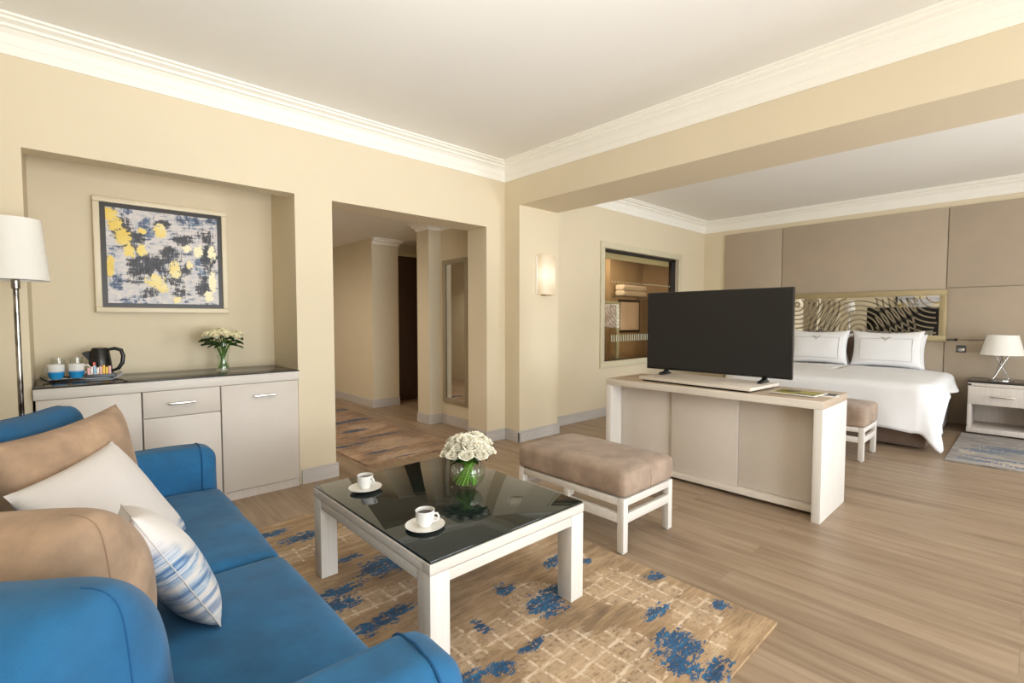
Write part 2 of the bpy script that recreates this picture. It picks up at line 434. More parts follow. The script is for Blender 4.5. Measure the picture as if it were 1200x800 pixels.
# ------------------------------------------------------------------ room shell
struct(B().box(XR-.2, XH+.2, YW-.2, 9.6, -.1, 0, 0), 'floor', M['floor'], 'greyed oak plank floor')
struct(B().box(XR-.2, XH+.2, YW-.2, 3.95, CZ, CZ+.1, 0), 'ceiling', M['ceiling'], 'off-white flat ceiling')
struct(B().box(.4, XB0, 4.12, 9.6, 2.42, 2.5, 0).box(XB0, 4.25, 4.9, 9.6, 2.42, 2.5, 0), 'ceiling_hall', M['ceiling'], 'lower ceiling of the entrance hall')
w = B()
NX0, NX1, NZ = -.135, 1.308, 2.21
w.box(XR-.1, NX0, YA, 4.36, 0, CZ, 0)
w.box(NX0, NX1, 4.36, 4.46, 0, CZ, 0)
w.box(NX0, NX1, YA, 3.955, NZ, CZ, 0)
w.box(NX0, NX1, 3.955, 4.36, 2.62, CZ, 0)
w.box(NX1, 1.592, YA, 4.36, 0, CZ, 0)
w.box(1.592, 3.178, YA, 4.12, 2.203, CZ, 0)
w.box(3.178, XB0, YA, 4.12, 0, CZ, 0)
struct(w, 'wall_left', M['wall'], 'cream wall with the sideboard recess and the hall opening')
struct(B().box(XB0, XB1+.02, 3.59, 4.36, 0, CZ, 0), 'wall_pier', M['wall'], 'cream pier carrying the beam end')
struct(B().box(XB0, XB1, YW, 3.59, 2.425, CZ, 0), 'beam', M['wall'], 'cream dropped beam between sitting area and bedroom')
w = B()
WX0, WX1, WZ0, WZ1 = 5.16, 7.06, .71, 2.19
w.box(XB1+.02, WX0, YB, 3.95, 0, CZ, 0); w.box(WX1, XH+.1, YB, 3.95, 0, CZ, 0)
w.box(WX0, WX1, YB, 3.95, 0, WZ0, 0); w.box(WX0, WX1, YB, 3.95, WZ1, CZ, 0)
struct(w, 'wall_bedroom', M['wall'], 'cream bedroom wall with the bathroom window')
struct(B().box(XH, XH+.1, YW, YB, 0, CZ, 0), 'wall_far', M['wall'], 'cream wall behind the bed')
struct(B().box(XR-.1, XR, YW, YA, 0, CZ, 0), 'wall_rear', M['wall'], 'cream wall behind the sofa')
w = B()
WIN = [(.1, 3.0), (4.3, 6.3)]
w.box(XR, WIN[0][0], YW-.15, YW, 0, CZ, 0); w.box(WIN[0][1], WIN[1][0], YW-.15, YW, 0, CZ, 0); w.box(WIN[1][1], XH, YW-.15, YW, 0, CZ, 0)
for a, b in WIN: w.box(a, b, YW-.15, YW, 2.25, CZ, 0); w.box(a, b, YW-.15, YW, 0, .15, 0)
struct(w, 'wall_right', M['wall'], 'cream wall with the two daylight windows')
for k, (a, b) in enumerate(WIN):
    f = B(); m = (a+b)/2
    for x in (a, m-.03, b-.06): f.box(x, x+.06, YW-.12, YW-.06, .15, 2.25, .004)
    f.box(a, b, YW-.12, YW-.06, .15, .21, .004).box(a, b, YW-.12, YW-.06, 2.19, 2.25, .004)
    fr = struct(f, 'window_%d' % (k+2), M['cornice'], 'white framed daylight window')
# upholstered wall panels behind the bed
p = B(); g = .004
for (y0, y1) in ((2.606, 3.457), (.757, 2.606), (-1.1, .757)):
    rows = ((.0, 1.02), (1.02, 1.648), (1.648, 2.622)) if y1 < 1 else ((0, 1.02), (1.02, 2.622))
    for z0, z1 in rows: p.box(XH-.03, XH, y0+g, y1-g, z0+g, z1-g, .006)
struct(p, 'wall_far_panelling', M['panel'], 'taupe upholstered wall panels with thin seams')

# hall shell
w = B()
w.box(XB0-.03, 3.62, 4.12, 4.94, 0, 2.42, 0)            # mirror wall
w.box(3.225, 3.62, 4.94, 5.2, 0, 2.42, 0)               # hall pier
w.box(3.245, 3.66, 6.42, 9.6, 0, 2.42, 0)               # far right face
w.box(3.66, 4.2, 6.72, 6.82, 0, 2.42, 0)                # wall holding the dark door
w.box(3.56, 4.25, 5.1, 5.2, 0, 2.42, 0); w.box(4.15, 4.25, 5.2, 6.8, 0, 2.42, 0)
w.box(.5, .6, 4.36, 9.6, 0, 2.42, 0); w.box(.5, 3.3, 9.5, 9.6, 0, 2.42, 0)
struct(w, 'wall_hall', M['wall_hall'], 'cream hall walls with a projecting pier')

# cornices
def cornice_prof(k=1.0):
    return [(0, CORN), (.008, CORN), (.012, CORN+.05), (.016, CORN+.053), (.018, CORN+.06), (.030, CORN+.10), (.052, CORN+.122), (.066, CORN+.126), (.068, CORN+.140), (.088, CORN+.150), (.098, CORN+.152), (.100, CORN+.164), (.118, CORN+.168), (.120, CZ), (0, CZ)]
def cornice(name, pts, inward, label):
    """pts: polyline in plan (wall faces); profile swept with mitres"""
    prof = cornice_prof(); bm = bmesh.new(); rings = []
    N = len(pts)
    for i, p in enumerate(pts):
        ds = []
        if i > 0: ds.append((Vector(pts[i])-Vector(pts[i-1])).normalized())
        if i < N-1: ds.append((Vector(pts[i+1])-Vector(pts[i])).normalized())
        ns = [Vector((-d.y, d.x))*inward for d in ds]
        n = ns[0] if len(ns) == 1 else (ns[0]+ns[1])/(1+ns[0].dot(ns[1]))
        rings.append([bm.verts.new((p[0]+n.x*d, p[1]+n.y*d, z)) for d, z in prof])
    for a, b in zip(rings, rings[1:]):
        for k in range(len(prof)):
            l = (k+1) % len(prof); bm.faces.new((a[k], a[l], b[l], b[k]))
    bm.faces.new(rings[0]); bm.faces.new(rings[-1])
    bmesh.ops.recalc_face_normals(bm, faces=bm.faces)
    b = B(); b._merge(bm); return struct(b, name, M['cornice'], label, angle=25)
cornice('trim_1', [(XR, YW), (XR, YA), (XB0, YA), (XB0, YW)], -1, 'white stepped cornice round the sitting area')
cornice('trim_2', [(XB1, YW), (XB1, YB), (XH, YB), (XH, YW)], -1, 'white stepped cornice round the bedroom')
h = B()
def hall_crown(b, pts):
    prof = [(0, 2.335), (.01, 2.335), (.015, 2.36), (.05, 2.385), (.055, 2.405), (.075, 2.41), (.075, 2.42), (0, 2.42)]
    bm = bmesh.new(); rings = []; N = len(pts)
    for i, p in enumerate(pts):
        ds = []
        if i > 0: ds.append((Vector(pts[i])-Vector(pts[i-1])).normalized())
        if i < N-1: ds.append((Vector(pts[i+1])-Vector(pts[i])).normalized())
        ns = [Vector((-d.y, d.x)) for d in ds]
        n = ns[0] if len(ns) == 1 else (ns[0]+ns[1])/(1+ns[0].dot(ns[1]))
        rings.append([bm.verts.new((p[0]+n.x*d, p[1]+n.y*d, z)) for d, z in prof])
    for a, c in zip(rings, rings[1:]):
        for k in range(len(prof)):
            l = (k+1) % len(prof); bm.faces.new((a[k], a[l], c[l], c[k]))
    bm.faces.new(rings[0]); bm.faces.new(rings[-1]); bmesh.ops.recalc_face_normals(bm, faces=bm.faces); b._merge(bm)
hall_crown(h, [(3.40, 4.12), (3.40, 4.94), (3.225, 4.94), (3.225, 5.2), (3.62, 5.2)])
hall_crown(h, [(3.66, 6.72), (3.66, 6.42), (3.245, 6.42)])
struct(h, 'trim_3', M['cornice'], 'white hall cornice on the pier')

# baseboards
def base_run(name, segs, label, hgt=.115, t=.016):
    b = B()
    for x0, x1, y0, y1 in segs:
        b.box(x0, x1, y0, y1, 0, hgt-.02, .0).box(x0+(.004 if x1-x0 < .05 else 0), x1-(.004 if x1-x0 < .05 else 0), y0+(.004 if y1-y0 < .05 else 0), y1-(.004 if y1-y0 < .05 else 0), hgt-.02, hgt, .002)
    return struct(b, name, M['baseboard'], label)
t = .016
base_run('baseboard_left', [(NX1+.012, 1.592+t, YA-t, YA), (1.592, 1.592+t, YA, 4.36), (3.178-t, XB0, YA-t, YA), (3.178-t, 3.178, YA, 4.12), (XR, NX0-.005, YA-t, YA)], 'grey skirting along the recess wall')
base_run('baseboard_pier', [(XB0-t, XB0, 3.59-t, YA), (XB0-t, XB1+.02+t, 3.59-t, 3.59), (XB1+.02, XB1+.02+t, 3.59, YB)], 'grey skirting round the pier')
base_run('baseboard_bedroom', [(XB1+.02+t, XH-.03, YB-t, YB)], 'grey skirting under the bathroom window')
base_run('baseboard_hall', [(3.40-t, 3.40, 4.12, 4.94), (3.225-t, 3.40, 4.94-t, 4.94), (3.225-t, 3.225, 4.94, 5.2), (3.245-t, 3.66, 6.42-t, 6.42), (3.245-t, 3.245, 6.42, 9.5)], 'grey skirting in the hall')

# hall door (dark) with casing
d = struct(B().box(3.70, 4.15, 6.69, 6.72, 0, 2.24, .004), 'door_1', M['dark_door'], 'dark brown hall door')
B().box(3.655, 3.70, 6.66, 6.72, 0, 2.29, .004).box(3.655, 4.15, 6.66, 6.72, 2.24, 2.29, .004).build('door_casing', M['wall_hall'], d)
# hall mirror
mr = thing('wall_mirror', 'tall framed mirror on the hall wall beside the opening', 'mirror', (3.40, 4.63, 1.12))
f = B(); hw, hh, fw = .245, .85, .055
f.box(-.03, 0, -hw, -hw+fw, -hh, hh, .006).box(-.03, 0, hw-fw, hw, -hh, hh, .006).box(-.03, 0, -hw+fw, hw-fw, -hh, -hh+fw, .006).box(-.03, 0, -hw+fw, hw-fw, hh-fw, hh, .006)
f.build('frame', plain('greige_mirror_frame', S(160, 148, 124), .45), mr)
B().box(-.014, -.004, -hw+fw, hw-fw, -hh+fw, hh-fw, 0).build('mirror_glass', M['mirror'], mr)

# ------------------------------------------------------------------ bathroom window and bathroom
wf = B(); e = .082
wf.box(WX0-e, WX1+e, YB-.02, YB, WZ1, WZ1+e, .003).box(WX0-e, WX1+e, YB-.02, YB, WZ0-e, WZ0, .003)
wf.box(WX0-e, WX0, YB-.02, YB, WZ0, WZ1, .003).box(WX1, WX1+e, YB-.02, YB, WZ0, WZ1, .003)
win = struct(wf, 'window_1', M['win_frame'], 'internal bathroom window in a pale frame')
B().box(WX0, WX1, 3.885, 3.893, WZ0, WZ1, 0).build('window_glass', M['bath_glass'], win)
B().box(WX0, WX1, 3.87, 3.91, WZ0, WZ0+.012, 0).box(WX1-.10, WX1, 3.86, 3.92, WZ0, WZ1, 0).box(WX0, WX1, 3.86, 3.92, WZ1-.035, WZ1, 0).build('window_gasket', M['reveal'], win)  # dark boxes painting the shaded reveal round the glass
B().box(WX0, 6.93, 3.90, 3.935, 2.075, WZ1-.035, .004).build('blind_box', M['blind'], win)
db = B()
for i in range(26):
    x = 5.42+i*.055
    db.box(x, x+.018, 3.8815, 3.8835, .965, 1.055, 0)
for i in range(26):
    x = 5.42+i*.065
    db.box(x, x+.014, 3.8815, 3.8835, 1.765, 1.783, 0)
db.build('frosted_dash_band', M['blind'], win)
w = B()
w.box(4.62, 7.9, 5.35, 5.45, 0, 2.5, 0).box(4.60, 4.70, 3.95, 5.4, 0, 2.5, 0).box(7.35, 7.45, 3.95, 5.4, 0, 2.5, 0).box(6.40, 7.4, 4.62, 5.4, 0, 2.5, 0)
struct(w, 'wall_bathroom', M['bath_wall'], 'tan tiled bathroom walls')
struct(B().box(4.6, 7.45, 3.95, 5.45, 2.5, 2.55, 0), 'ceiling_bathroom', M['ceiling'], 'bathroom ceiling')
sh = thing('towel_shelf', 'chrome towel shelf on the bathroom wall', 'shelf', (6.80, 4.62, 1.63))
r = B()
for k in range(4): r.tube([(-.36, -.05-.06*k, 0), (.36, -.05-.06*k, 0)], .007)
r.build('rails', M['chrome'], sh)
for x in (-.34, .34): B().tube([(x, 0, -.015), (x, -.25, -.015)], .008).build('bracket', M['chrome'], sh)
tw = B()
def towel_mesh():
    b = B(); pts = []
    L, H = .17, .085
    n = 20
    prof = [(-L/2+.04, 0), (L/2, 0), (L/2, H), (-L/2+.04, H)]+[(-L/2+.04-.04*math.sin(a), H/2+H/2*math.cos(a)) for a in [PI*i/8 for i in range(1, 8)]]
    b.prism(prof, -.33, .33, 'X', bev=.012); return b
tm = towel_mesh().build('folded_towel', M['towel'], None); tm.location = (6.80, 4.48, 1.640)
tag(tm, 'white folded bath towel, lower of two on the towel shelf', 'towel', 'towels on the bathroom shelf')
t2 = tm.copy(); COL.objects.link(t2); t2.location = (6.80, 4.48, 1.728)
t2['label'] = 'white folded bath towel, upper of two on the towel shelf'
bm_ = thing('bathroom_mirror', 'framed bright mirror under the bathroom towel shelf', 'mirror', (6.93, 4.62, 1.32))
B().box(-.31, .31, -.02, 0, -.27, .27, .004).build('frame', M['frame_black'], bm_)
B().box(-.27, .27, -.026, -.021, -.23, .23, 0).build('mirror_glass', plain('pale_mirror', S(240, 222, 205), .5, var=.06, vscale=3), bm_)  # matt pale colour stands in for a bright reflection in the mirror
ss = thing('shower_screen', 'half height glass shower screen in a pale frame in the bathroom', 'shower screen', (5.9, 4.45, 0))
B().box(-.5, .48, -.02, .02, 1.50, 1.54, .003).box(.44, .50, -.02, .02, 0, 1.54, .003).box(-.5, .44, -.02, .02, 0, .04, .003).build('frame', M['blind'], ss)
B().box(-.5, .44, -.004, .004, .04, 1.50, 0).build('pane', M['pane'], ss)
vn = thing('vanity_unit', 'dark bathroom vanity at the left edge of the bathroom window', 'vanity', (5.42, 5.05, 0))
B().box(-.62, .68, -.25, .28, .0, .84, .004).build('cabinet', M['dark_door'], vn)
B().box(-.64, .70, -.27, .29, .84, .87, .004).build('countertop', M['porcelain'], vn)
cd = thing('candle_holder', 'small lit candle glass on the bathroom vanity', 'candle', (5.9, 4.95, .87))
B().lathe([(0, 0), (.03, 0), (.035, .08), (.03, .08), (.026, .01), (0, .01)], 16).build('cup', M['brass'], cd)
B().lathe([(0, .01), (.024, .01), (.024, .05), (0, .05)], 12).build('candle', shade_mat('lit_wax', S(255, 190, 120), 2.0), cd)

# ------------------------------------------------------------------ sconce
sc = thing('wall_sconce', 'lit half round wall lamp on the pier', 'lamp', (3.80, 3.59, 1.735))
prof = []
sb = B()
def sconce_fn(u, v):
    a = PI*(u); return (-.125*math.cos(a), -.014-.085*math.sin(a), -.205+.41*v)
sb.grid(sconce_fn, 24, 8); sb.build('glass_shade', M['sconce'], sc)
B().box(-.135, .135, -.014, 0, -.20, .20, .004).build('back_plate', M['cornice'], sc)
B().box(-.06, .03, -.075, -.014, -.216, -.206, .003).build('bottom_bracket', M['brass'], sc)

# ------------------------------------------------------------------ niche: cabinets, worktop
def handle(parent, x0, x1, z, y=-.0):
    b = B(); b.box(x0, x1, y-.032, y-.022, z-.007, z+.007, .003)
    b.box(x0+.004, x0+.014, y-.022, y, z-.005, z+.005, 0).box(x1-.014, x1-.004, y-.022, y, z-.005, z+.005, 0)
    return b.build('handle', M['handle'], parent)
FY = 3.775
def cab(name, label, x0, x1, fronts, loc_group='sideboard cabinets in the recess'):
    t_ = thing(name, label, 'cabinet', (x0, FY, 0), 0, loc_group)
    wd = x1-x0
    B().box(.002, wd-.002, .022, .55, .06, .815, .002).box(.002, wd-.002, .012, .5, 0, .06, 0).build('carcass', M['grey_wood'], t_)
    for kind, z0, z1, hx in fronts:
        f_ = B().box(.004, wd-.004, 0, .02, z0, z1, .002).build(kind, M['door_panel'], t_)
        if hx: handle(f_, hx[0]-x0, hx[1]-x0, hx[2], 0)
    return t_
cab('sideboard_cabinet', 'greige cabinet left of the drawer, plain door behind the sofa', NX0+.01, .352, [('door', .065, .812, None)])
cab('sideboard_cabinet', 'greige cabinet in the middle with a drawer over a door', .352, .782, [('drawer', .645, .812, (.482, .632, .727)), ('door', .065, .640, None)])
cab('sideboard_cabinet', 'greige cabinet at the right end with one tall door', .782, 1.298, [('door', .065, .812, (.985, 1.128, .722))])
wt = thing('worktop', 'dark glass topped worktop across the recess cabinets', 'worktop', (0, 0, 0))
B().box(NX0+.004, NX1-.004, FY-.005, 4.355, .815, .878, .002).build('fascia', M['white_wood_x'], wt)
B().box(NX0+.004, NX1-.004, FY-.008, 4.356, .878, .886, .001).build('glass_top', M['dark_counter'], wt)
# art
ar = thing('framed_painting', 'abstract painting in a cream frame hung in the recess', 'painting', (.569, 4.36, 1.708))
W2, H2 = .397, .393
f = B(); fw = .036
f.box(-W2, W2, -.045, -.002, H2-fw, H2, .006).box(-W2, W2, -.045, -.002, -H2, -H2+fw, .006).box(-W2, -W2+fw, -.045, -.002, -H2+fw, H2-fw, .006).box(W2-fw, W2, -.045, -.002, -H2+fw, H2-fw, .006)
f.build('frame', M['frame_cream'], ar)
B().box(-W2+fw, W2-fw, -.030, -.010, -H2+fw, H2-fw, 0).build('black_inset', M['frame_black'], ar)
aw, ah = W2-fw-.030, H2-fw-.030
ca_ = B().grid(lambda u, v: (-aw+2*aw*u, -.038, -ah+2*ah*v), 70, 70).build('canvas', M['art'], ar)
def blobs(lst):
    def f(co, a='x', b='z'):
        u = (co.x+aw)/(2*aw); v = (co.z+ah)/(2*ah)
        return max([0]+[max(0, 1-((u-x)/rx)**2-((v-y)/ry)**2) for x, y, rx, ry in lst])
    return f
YEL = [(.04, .93, .08, .10), (.08, .82, .09, .09), (.14, .70, .09, .12), (.19, .55, .07, .09), (.29, .57, .06, .08), (.02, .38, .05, .17), (.46, .80, .08, .10), (.70, .63, .05, .06), (.81, .60, .06, .1), (.94, .60, .05, .13), (.94, .27, .05, .18), (.90, .10, .06, .10), (.58, .38, .08, .13), (.40, .25, .11, .1), (.47, .17, .06, .07), (.60, .05, .06, .05), (.30, .78, .06, .04), (.72, .45, .04, .06)]
DRK = [(.12, .80, .14, .14), (.20, .68, .16, .14), (.24, .35, .12, .25), (.33, .40, .10, .20), (.55, .55, .16, .14), (.58, .30, .14, .2), (.68, .72, .14, .1), (.35, .12, .14, .08), (.62, .13, .1, .12), (.88, .78, .14, .12), (.92, .55, .1, .25), (.85, .2, .12, .16), (.70, .40, .06, .1), (.48, .88, .1, .08), (.42, .45, .08, .12)]
fattr(ca_, 'yellow', blobs(YEL)); fattr(ca_, 'dark', blobs(DRK))
fattr(ca_, 'pale', lambda co: min(1, max(0, (co.x+aw)/(2*aw)*.9+.1*math.sin(co.z*30))))

# ------------------------------------------------------------------ roses
def rose_parts(nm_petal, stem_len, lean, leaf_n=2, R=.034):
    """bloom at origin top; returns builder meshes"""
    bl = B()
    def petal(ang, r0, hgt, wdt, flare, tilt):
        def fn(u, v):
            s_ = (u-.5)*2; wv = wdt*math.sin(PI*(.15+.50*v))**.6
            a = ang+s_*wv/max(r0, .006)*.55
            rr = r0*(.45+.55*math.sin(v*PI*.55))+flare*max(0, v-.55)**2*4
            return (rr*math.cos(a), rr*math.sin(a), hgt*(math.sin(v*PI*.5)-.20*s_*s_*v)-.008)
        bl.grid(fn, 6, 6)
    for k in range(3): petal(k*2.1, R*.22, R*1.25, R*.6, .0, 0)
    for k in range(4): petal(k*1.57+.4, R*.42, R*1.22, R*.85, R*.06, 0)
    for k in range(5): petal(k*1.257+.9, R*.66, R*1.12, R*1.0, R*.18, 0)
    for k in range(6): petal(k*1.047+.2, R*.86, R*.92, R*1.05, R*.34, 0)
    bl.lathe([(0, -.012), (R*.4, -.008), (R*.55, .004), (0, .01)], 10)
    return bl
def rose_kind(name, petal_mat, R, label, group):
    root = thing(name, label, 'flower', (0, 0, 0), 0, group)
    rose_parts(petal_mat, .1, 0, R=R).build('bloom', petal_mat, root)
    return root
def bouquet(name, center, zbase, spots, petal_mat, R, label, group, zneck, rneck, leaf_scale=1.0, rfoot=.03, stem_mat=None):
    """spots: (dx,dy,dz) bloom centres relative to center at zneck; each rose its own stem mesh"""
    proto = None; c = Vector(center)
    bmesh_obj = None
    for i, (dx, dy, dz) in enumerate(spots):
        root = thing(name, label, 'flower', (0, 0, 0), 0, group)
        top = Vector((c.x+dx, c.y+dy, zneck+dz))
        out = Vector((dx, dy, .09)).normalized()
        if bmesh_obj is None:
            ob = rose_parts(petal_mat, .1, 0, R=R).build('bloom', petal_mat, root); bmesh_obj = ob
        else:
            ob = bmesh_obj.copy(); COL.objects.link(ob); ob.parent = root
        q = Vector((0, 0, 1)).rotation_difference((out*.75+Vector((0, 0, .5))).normalized())
        ob.rotation_mode = 'QUATERNION'; ob.rotation_quaternion = q @ Matrix.Rotation(random.random()*6, 4, 'Z').to_quaternion()
        s_ = random.uniform(.88, 1.12); ob.scale = (s_, s_, s_*random.uniform(.9, 1.05)); ob.location = top
        ang = math.atan2(dy, dx); rn = rneck*random.uniform(.3, .95)
        neck = Vector((c.x+rn*math.cos(ang), c.y+rn*math.sin(ang), zneck))
        fr_ = rfoot*random.uniform(.25, 1.0); foot = Vector((c.x-fr_*math.cos(ang+.6), c.y-fr_*math.sin(ang+.6), zbase+.35*max(0, fr_-.03)))
        n_ = 8; pts = []
        for k in range(n_+1):
            t_ = k/n_
            p_ = foot*(1-t_)**2+neck*2*t_*(1-t_)+(top-out*.006)*t_**2
            pts.append(p_)
        B().tube(pts, .0034, 6).build('stem', stem_mat or M['stem'], root)
        for k in range(2):
            lf = B()
            t_ = .62+.2*k; p_ = foot*(1-t_)**2+neck*2*t_*(1-t_)+top*t_**2
            a = ang+random.uniform(-1.2, 1.2)
            dr = Vector((math.cos(a), math.sin(a), random.uniform(-.1, .5))).normalized(); side = dr.cross(Vector((0, 0, 1))).normalized()
            L = .05*leaf_scale*random.uniform(.8, 1.2)
            lf.grid(lambda u, v, p_=p_, dr=dr, side=side, L=L: tuple(p_+dr*(L*v)+side*((u-.5)*L*.6*math.sin(PI*min(1, v*.95+.03)))+Vector((0, 0, -.3*L*v*v+.2*L*abs(u-.5)))), 4, 6)
            lf.build('leaf', M['leaf'], root)
# round bowl vase on the coffee table
TZ = .452
VC = (1.42, 1.845)
vz = thing('glass_vase', 'round clear glass bowl vase on the coffee table', 'vase', (VC[0], VC[1], TZ))
R_ = .083
prof = [(0, .002), (.035, .002)]+[(R_*math.sin(a), .082-R_*math.cos(a)) for a in [math.radians(x) for x in range(28, 148, 8)]]+[(.046, .158)]
B().lathe(prof, 40).build('bowl', M['glass'], vz)
wp = [(0, .008), (.034, .008)]+[((R_-.004)*math.sin(a), .082-(R_-.004)*math.cos(a)) for a in [math.radians(x) for x in range(30, 92, 8)]]
wp += [(0, wp[-1][1])]
B().lathe(wp, 32).build('water', M['water'], vz)
spots = []
for ring, (nn, rr, zz) in enumerate([(1, 0, .090), (6, .042, .084), (9, .076, .060), (10, .096, .024)]):
    for k in range(nn):
        a = 2*PI*k/nn+ring*.7; j = random.uniform(-.006, .006)
        spots.append((rr*math.cos(a)+j, rr*math.sin(a)+j, zz+random.uniform(-.006, .008)))
bouquet('white_rose', (VC[0], VC[1]), TZ+.02, spots, M['petal'], .034, 'white rose with a green stem in the round bowl vase', 'white roses in the round bowl vase', TZ+.150, .042, 1.0, .076)
# tall vase in the niche
TV_ = (.868, 4.10)
tv = thing('glass_vase', 'tall waisted clear glass vase on the dark worktop', 'vase', (TV_[0], TV_[1], .886))
B().lathe([(0, .004), (.045, .004), (.046, .02), (.040, .05), (.036, .08), (.040, .12), (.050, .17), (.058, .215), (.0575, .216)], 32).build('vessel', M['glass'], tv)
B().lathe([(0, .01), (.042, .01), (.042, .02), (.036, .05), (.033, .08), (.036, .12), (0, .12)], 24).build('water', M['water'], tv)
spots = []
for ring, (nn, rr, zz) in enumerate([(1, 0, .085), (6, .05, .08), (10, .10, .055)]):
    for k in range(nn):
        a = 2*PI*k/nn+ring*.5; spots.append((rr*math.cos(a), rr*math.sin(a), zz+random.uniform(-.012, .01)))
bouquet('cream_rose', TV_, .905, spots, M['petal_yellow'], .034, 'cream yellow rose with dark leaves in the tall vase', 'cream roses in the tall vase', 1.085, .052, 1.7, .040, M['stem_dark'])

# ------------------------------------------------------------------ tea tray
ty = thing('serving_tray', 'black lacquer tray with upturned ends on the dark worktop', 'tray', (.087, 4.09, .886), 0)
def tray_prof():
    b = B(); W, D = .165, .10
    poly = [(-W-.03, .036), (-W, .012), (-W+.03, 0), (W-.03, 0), (W, .012), (W+.03, .036), (W+.025, .040), (W-.005, .018), (W-.03, .008), (-W+.03, .008), (-W+.005, .018), (-W-.025, .040)]
    b.prism(poly, -D, D, 'Y'); b.box(-W+.02, W-.02, -D, -D+.006, .006, .02, .002).box(-W+.02, W-.02, D-.006, D, .006, .02, .002); return b
tray_prof().build('dish', M['tray_black'], ty)
TYZ = .895
def mug(x, y, rz, label, first=None):
    if first: return dup(first, (x, y, TYZ+.0105), rz, label)
    m_ = thing('mug', label, 'mug', (x, y, TYZ+.0105), rz, 'blue dipped mugs on the tray')
    B().lathe([(0, 0), (.026, 0), (.033, .012), (.039, .045), (.040, .088), (.0375, .088), (.036, .045), (.030, .014), (0, .01)], 28).build('cup', M['mug'], m_)
    B().tube([(.038, 0, .075), (.055, 0, .078), (.063, 0, .06), (.058, 0, .04), (.037, 0, .03)], .005).build('handle', M['porcelain'], m_)
    return m_
m1 = mug(-.035, 4.045, 2.4, 'white mug with blue base on the tray, nearer the floor lamp')
mug(.058, 4.045, .0, 'white mug with blue base on the tray, handle pointing at the kettle', m1)
sa = B().lathe([(0, 0), (.03, 0), (.055, .008), (.055, .010), (.03, .004), (0, .004)], 28).build('saucer', M['porcelain']); sa.location = (-.035, 4.045, TYZ+.001)
tag(sa, 'small white saucer under the mug nearer the floor lamp', 'saucer', 'saucers on the tray')
s2 = sa.copy(); COL.objects.link(s2); s2.location = (.076, 4.045, TYZ+.001); s2.location.x = .0755
s2['label'] = 'small white saucer under the mug pointing at the kettle'
gl = B().lathe([(.036, 0), (.038, 0), (.032, .135), (.0, .137), (0, .132), (.030, .131), (.036, 0)], 24).build('drinking_glass', M['glass']); gl.location = (-.025, 4.145, TYZ+.001)
tag(gl, 'clear upturned tumbler behind the mug nearer the floor lamp', 'glass', 'upturned tumblers on the tray')
g2 = gl.copy(); COL.objects.link(g2); g2.location = (.06, 4.145, TYZ+.001); g2['label'] = 'clear upturned tumbler beside the kettle'
kt = thing('electric_kettle', 'black electric kettle standing on the tray', 'kettle', (.175, 4.13, TYZ+.001), -.1)
B().lathe([(0, 0), (.066, 0), (.068, .012), (.064, .03), (.058, .1), (.05, .165), (.046, .175), (0, .176)], 32).build('body', M['black_plastic'], kt)
B().lathe([(0, .176), (.044, .176), (.04, .188), (0, .192)], 28).build('lid', M['black_plastic'], kt)
B().prism([(-.05, .172), (-.092, .158), (-.05, .10)], -.018, .018, 'Y', .004).build('spout', M['black_plastic'], kt)
B().tube([(.042, 0, .176), (.075, 0, .182), (.108, 0, .17), (.118, 0, .13), (.112, 0, .085), (.092, 0, .05), (.06, 0, .035)], [.009, .011, .012, .012, .012, .011, .008], 12).build('handle', M['black_plastic'], kt)
B().grid(lambda u, v: (.0605*math.cos(-PI/2-.25+.5*u)*(1.0-.16*v), .0615*math.sin(-PI/2-.25+.5*u)*(1-.16*v), .06+.07*v), 6, 4).build('water_gauge', M['grey_plastic'], kt)
hb = thing('sachet_holder', 'small black sachet holder in front of the kettle', 'holder', (.172, 4.025, TYZ+.001))
B().box(-.075, .075, -.025, .025, 0, .006, .002).box(-.075, .075, -.025, -.021, 0, .028, .001).box(-.075, .075, .021, .025, 0, .028, .001).box(-.075, -.071, -.025, .025, 0, .028, .001).box(.071, .075, -.025, .025, 0, .028, .001).build('box', M['grey_plastic'], hb)
SM = [sachet_mat('sachet_white_orange', S(240, 236, 230), S(226, 120, 70)), sachet_mat('sachet_blue', S(150, 190, 220), S(240, 240, 236)), sachet_mat('sachet_yellow', S(246, 200, 60), S(240, 170, 50)), sachet_mat('sachet_pink', S(240, 176, 176), S(250, 236, 220)), sachet_mat('sachet_red', S(214, 70, 50), S(240, 120, 80))]
nmS = ['orange and white', 'pale blue and white', 'yellow', 'pink', 'red']
for k, mi in enumerate([3, 0, 1, 0, 3, 2, 2, 3, 4]):
    x = -.058+.0145*k
    hgt = .064+.006*(k % 3)
    if mi == 4: x = -.03
    o = B().box(-.0062, .0062, -.012, .012, 0, hgt, .001).build('sachet', SM[mi])
    o.location = (.172+x, 4.025+(.009 if mi == 4 else -.006), TYZ+.0075); o.rotation_euler = (.0, .0, 0)
    if mi == 4: o.scale = (1, .3, 1.25); o.location.y = 4.0415
    place = ['at the mug end of the holder', 'second from the mug end of the holder', 'third from the mug end of the holder', 'fourth from the mug end of the holder', 'in the middle of the holder', 'fourth from the kettle handle end', 'third from the kettle handle end', 'at the kettle handle end of the holder', 'standing taller behind the others'][k]
    tag(o, '%s sachet %s' % (nmS[mi], place), 'sachet', 'sachets in the holder on the tray')

